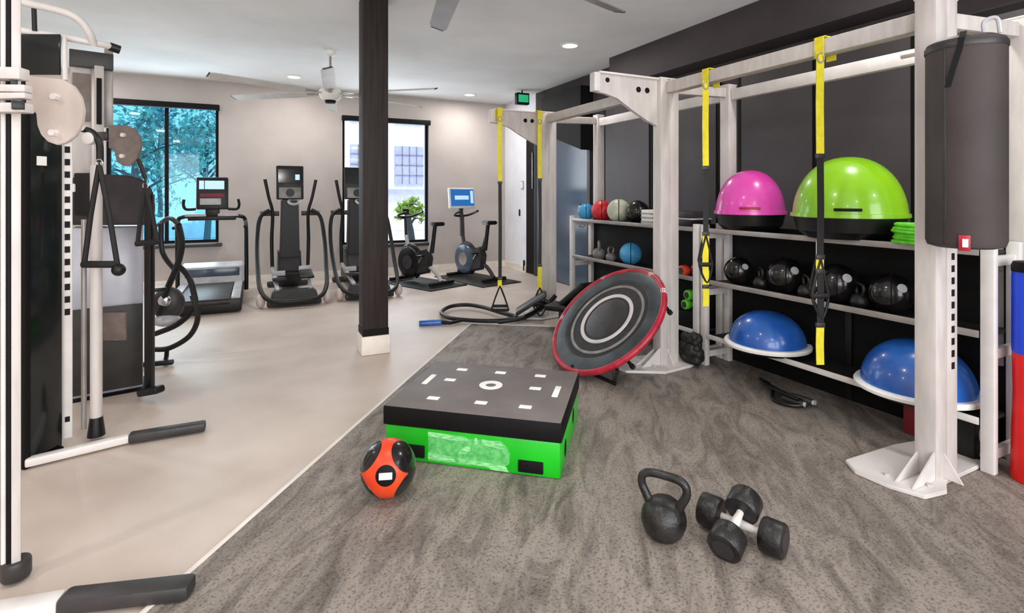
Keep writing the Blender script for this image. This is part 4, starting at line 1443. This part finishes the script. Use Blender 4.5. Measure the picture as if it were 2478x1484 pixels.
# top arch tubes
t.part('top_arch', MB('white_steel').tube([at(20, -10, 2.95), at(60, 6, 2.97), at(120, 20, 3.0), at(165, 33, 3.03), at(195, 52, 3.06), at(216, 80, 3.1), at(226, 108, 3.15)], .021, 12, smooth=5))
t.part('top_beam', MB('white_steel').tube([at(20, 65, 2.98), at(50, 73, 3.0), at(130, 86, 3.05), at(225, 103, 3.15), at(270, 113, 3.25)], .02, 12, smooth=3).use('black').cyl(at(264, 112, 3.24), at(290, 121, 3.28), .026, 14))
t.part('top_strut', MB('white_steel').tube([at(155, 90, 3.03), at(157, 150, 3.0), at(158, 195, 2.98)], .013, 10).tube([at(32, -20, 2.2), at(36, 100, 2.2), at(38, 170, 2.2)], .012, 10))
t.part('top_strut', MB('black').cyl(at(82, 15, 2.99), at(84, 75, 3.0), .012, 10).cyl(at(26, -20, 2.25), at(30, 165, 2.25), .02, 10))
# pulley shroud plates
Yp = 2.15
pl = [(60, 182), (150, 192), (176, 208), (193, 235), (200, 265), (196, 300), (182, 328), (160, 345), (138, 351), (115, 343), (98, 326), (89, 303), (86, 272), (62, 270)]
ps = t.part('pulley_plate', MB('cream').prism([at(x, y, Yp) for x, y in pl], CAMY * .02, .003), label='cream rounded pulley plate')
for (x, y) in ((138, 235), (134, 322)):
    t.part('plate_bolt', MB('white_steel').cyl(at(x, y, Yp) - CAMY * .022, at(x, y, Yp) + CAMY * .003, .014, 6), ps)
for (ya, yb, hh, ww) in ((178, 180, .042, .05), (214, 216, .026, .04), (234, 233, .022, .04), (262, 262, .034, .05)):
    t.part('carriage_arm', MB('steel').bar(at(-60, ya, 1.88), at(70 if ya > 200 else 60, yb, 1.90), ww, hh, .004))
t.part('carriage_block', MB('black').box(at(44, 256, 1.88), (.035, .06, .03), face(44), .003).box(at(34, 196, 1.9), (.02, .03, .09), face(34), .003))
t.part('carriage', MB('black').box(at(60, 240, 2.2), (.035, .05, .12), RZ(-ANG), .005).tube([at(198, 312, 3.0), at(222, 320, 3.0), at(240, 345, 3.0), at(242, 392, 3.0)], .018, 10, smooth=4))
t.part('pulley', MB('white_steel').cyl(at(218, 335, 3.0) - CAMY * .02, at(218, 335, 3.0) + CAMY * .02, .035, 20, bev=.006).cyl(at(203, 310, 3.0) - CAMY * .02, at(203, 310, 3.0), .018, 16))


def stirrup(a, b_, c_, label, ballp=None):
    h = Thing('pull_stirrup', label, 'cable attachment', a, 'pull stirrups hanging from the cable machines')
    h.part('strap', MB('web').tube([a, a.lerp(b_, .5) + CAMX * -.006, b_], .014, 10).tube([a, a.lerp(c_, .5) + CAMX * .006, c_], .014, 10))
    h.part('grip', MB('foam_grip').cyl(b_ - CAMX * .01, c_ + CAMX * .005, .02, 14, bev=.004))
    h.part('ring', MB('chrome').torus(a + Z * .015, .018, .004, RZ(-ANG) @ RX(PI / 2), 20, 8))
    if ballp is not None:
        h.part('stopper_ball', MB('black').ball(ballp, .035, n=20))


stirrup(at(240, 400, 2.98), at(204, 640, 2.98), at(284, 640, 2.98), 'black stirrup handle hanging beside the pale guide rod', at(287, 653, 2.98))
stirrup(at(352, 455, 3.62), at(333, 590, 3.62), at(381, 585, 3.62), 'smaller black stirrup handle hanging on the far weight tower')
b = MB('black').cyl(at(240, 392, 2.99), at(240, 402, 2.98), .004, 8)
t.part('cable', b)

# far weight tower
t = Thing('weight_tower', 'pale panelled weight tower with dark cap standing behind the cable machine', 'weight tower', room((270 - 1239) / F_PX * 3.85, 3.85))
Yt = 3.82
L0, L1 = (172, 360)


def tbox(px0, px1, py0, py1, Y, dpt, m, bev=.006, mb=None):
    b = mb or MB(m)
    b.use(m)
    p = at((px0 + px1) / 2, (py0 + py1) / 2, Y + dpt / 2)
    s = Y / F_PX
    cth = math.cos(math.atan((px0 + px1 - 2478) / 2 / F_PX))
    return b.box(p, ((px1 - px0) * s * cth, dpt, (py1 - py0) * s), face((px0 + px1) / 2), bev)


t.part('shroud', tbox(172, 350, 540, 952, Yt, .30, 'frost', .01), label='frosted pale shroud')
t.part('weight_stack', tbox(176, 348, 742, 945, Yt - .022, .02, 'weights', .003).use('brown').box(at(275, 790, Yt - .028), (.18, .02, .2), RZ(-ANG), .003))
t.part('shroud_foot', tbox(172, 372, 938, 962, Yt - .05, .36, 'blackp', .01))
capp = [(172, 545), (172, 430), (250, 422), (310, 424), (350, 436), (370, 462), (376, 500), (372, 545)]
t.part('shroud_cap', MB('dark_grey').prism([at(x, y, Yt - .04) for x, y in capp], V((at(270, 400, 1).x, at(270, 400, 1).y, 0)).normalized() * .36, .01), label='dark rounded cap')
t.part('edge_post', MB('black').bar(at(362, 952, Yt - .05), at(362, 470, Yt - .05), .05, .05, .008, up=tuple(CAMY)))
t.part('edge_foot', MB('black').bar(at(342, 950, Yt - .1), at(388, 942, Yt - .16), .08, .05, .015))
t.part('upper_post', tbox(170, 222, 162, 430, Yt, .08, 'steel', .006).use('brown').box(at(197, 235, Yt - .02), (.10, .02, .34), face(197), .004))
t.part('upper_post', tbox(228, 252, 160, 430, Yt - .02, .08, 'steel', .006).use('blackp').box(at(240, 245, Yt - .03), (.03, .006, .33), face(240), .001))
t.part('upper_post', tbox(252, 274, 120, 310, Yt + .1, .08, 'grey_steel', .006))
t.part('crosspiece', tbox(168, 276, 128, 168, Yt, .12, 'dark_grey', .006))
pl2 = [(262, 303), (305, 303), (325, 312), (338, 332), (341, 355), (332, 385), (315, 400), (298, 402), (282, 392), (275, 362), (262, 358)]
ps = t.part('pulley_plate', MB('brown').prism([at(x, y, 3.6) for x, y in pl2], CAMY * .02, .003), label='brown-grey pulley plate')
for (x, y) in ((300, 327), (298, 378)):
    t.part('plate_bolt', MB('white_steel').cyl(at(x, y, 3.6) - CAMY * .02, at(x, y, 3.6), .015, 6), ps)
t.part('plate_arm', MB('black').bar(at(262, 330, 3.62), at(240, 330, 3.78), .04, .06))
t.part('pulley_link', MB('black').cyl(at(335, 385, 3.6), at(352, 432, 3.62), .014, 10).cyl(at(352, 430, 3.62), at(352, 458, 3.62), .008, 8))
t.part('adjuster', MB('black').box(at(205, 470, Yt - .06), (.12, .05, .3), RZ(-ANG), .01).use('white').box(at(175, 455, Yt - .09), (.04, .02, .06), RZ(-ANG), .008))

# ------------------------------------------------------------------ outside
struct('ground_outside', MB('paving').box((0, 22, -.06), (60, 24, .1)), label='pale paving outside the windows')


def tree(c, r, n, label, leafm, trunk_h, leafs=(.05, .11), group='trees outside the window'):
    t = Thing('tree', label, 'tree', c, group)
    b = MB('bark').tube([c, c + V((.05, 0, trunk_h * .5)), c + V((-.03, 0, trunk_h)), c + V((.05, 0, trunk_h + r))], [.1, .08, .07, .02], 10, smooth=3)
    for k in range(9):
        a = k * 2.4
        s = c + V((0, 0, trunk_h * (.75 + .05 * k)))
        e = s + V((math.cos(a) * r * .8, math.sin(a) * r * .5, r * random.uniform(.2, .8)))
        b.tube([s, s.lerp(e, .5) + V((0, 0, .08)), e], [.035, .022, .008], 7, smooth=3)
    t.part('trunk', b)
    bm = bmesh.new()
    cl = [(V((random.gauss(0, .5), random.gauss(0, .4), random.gauss(0, .42))) * r) for _ in range(46)]
    for k in range(n):
        q = random.choice(cl)
        p = c + V((0, 0, trunk_h + r * .6)) + q + V((random.gauss(0, .12), random.gauss(0, .12), random.gauss(0, .10))) * r
        s = random.uniform(*leafs)
        rt = Matrix.Rotation(random.uniform(0, 6.28), 3, V((random.uniform(-1, 1), random.uniform(-1, 1), random.uniform(-1, 1))).normalized())
        vs = [bm.verts.new(p + rt @ V(v)) for v in ((-s, 0, 0), (0, -s * .45, 0.01), (s, 0, 0), (0, s * .45, 0.01))]
        bm.faces.new(vs)
    mb = MB(leafm)
    mb._absorb(bm)
    t.part('foliage', mb)


def outp(px, Y):
    return room((px - 1239) / F_PX * Y, Y)


tree(outp(330, 11.8), 1.15, 1500, 'leafy tree outside the teal window, behind its left pane', 'leaf', 1.9)
tree(outp(500, 15.6), 1.6, 2300, 'broad leafy tree outside the teal window, behind its right pane', 'leaf', 2.0)
tree(outp(385, 19.0), 2.0, 1500, 'more distant leafy tree between the two outside the teal window', 'leaf', 2.2)
tree(outp(990, 11.3), 0.27, 1300, 'fresh green shrub outside the bright window', 'leaf2', .98, (.03, .055))
# buildings
t = Thing('apartment_building', 'white and lavender building with gridded windows outside the bright window', 'building', outp(960, 20))
bp = outp(960, 21)
t.part('wall', MB('render').box((bp.x, bp.y + 2, 3.5), (8, 4, 7)))
for i, dx in enumerate((-2.9, -1.2, 0.5, 2.2)):
    for z in (2.6, 5.0):
        w = t.part('window', MB('lavender').box((bp.x + dx, bp.y - .03, z), (1.15, .06, 1.5)))
        b = MB('grey_ball')
        for k in (-.29, 0, .29):
            b.box((bp.x + dx + k, bp.y - .07, z), (.03, .03, 1.5))
        for k in (-.4, .0, .4):
            b.box((bp.x + dx, bp.y - .07, z + k), (1.15, .03, .03))
        t.part('window_bar', b, w)
t.part('ledge', MB('lavender').box((bp.x, bp.y - .1, 1.55), (8, .2, .18)))
lw = outp(470, 17.5)
single('garden_wall', MB('render').box((lw.x - 1, lw.y, .35), (9, .2, .7)), 'low white wall across the street outside the teal window', 'wall', (lw.x - 1, lw.y, 0))
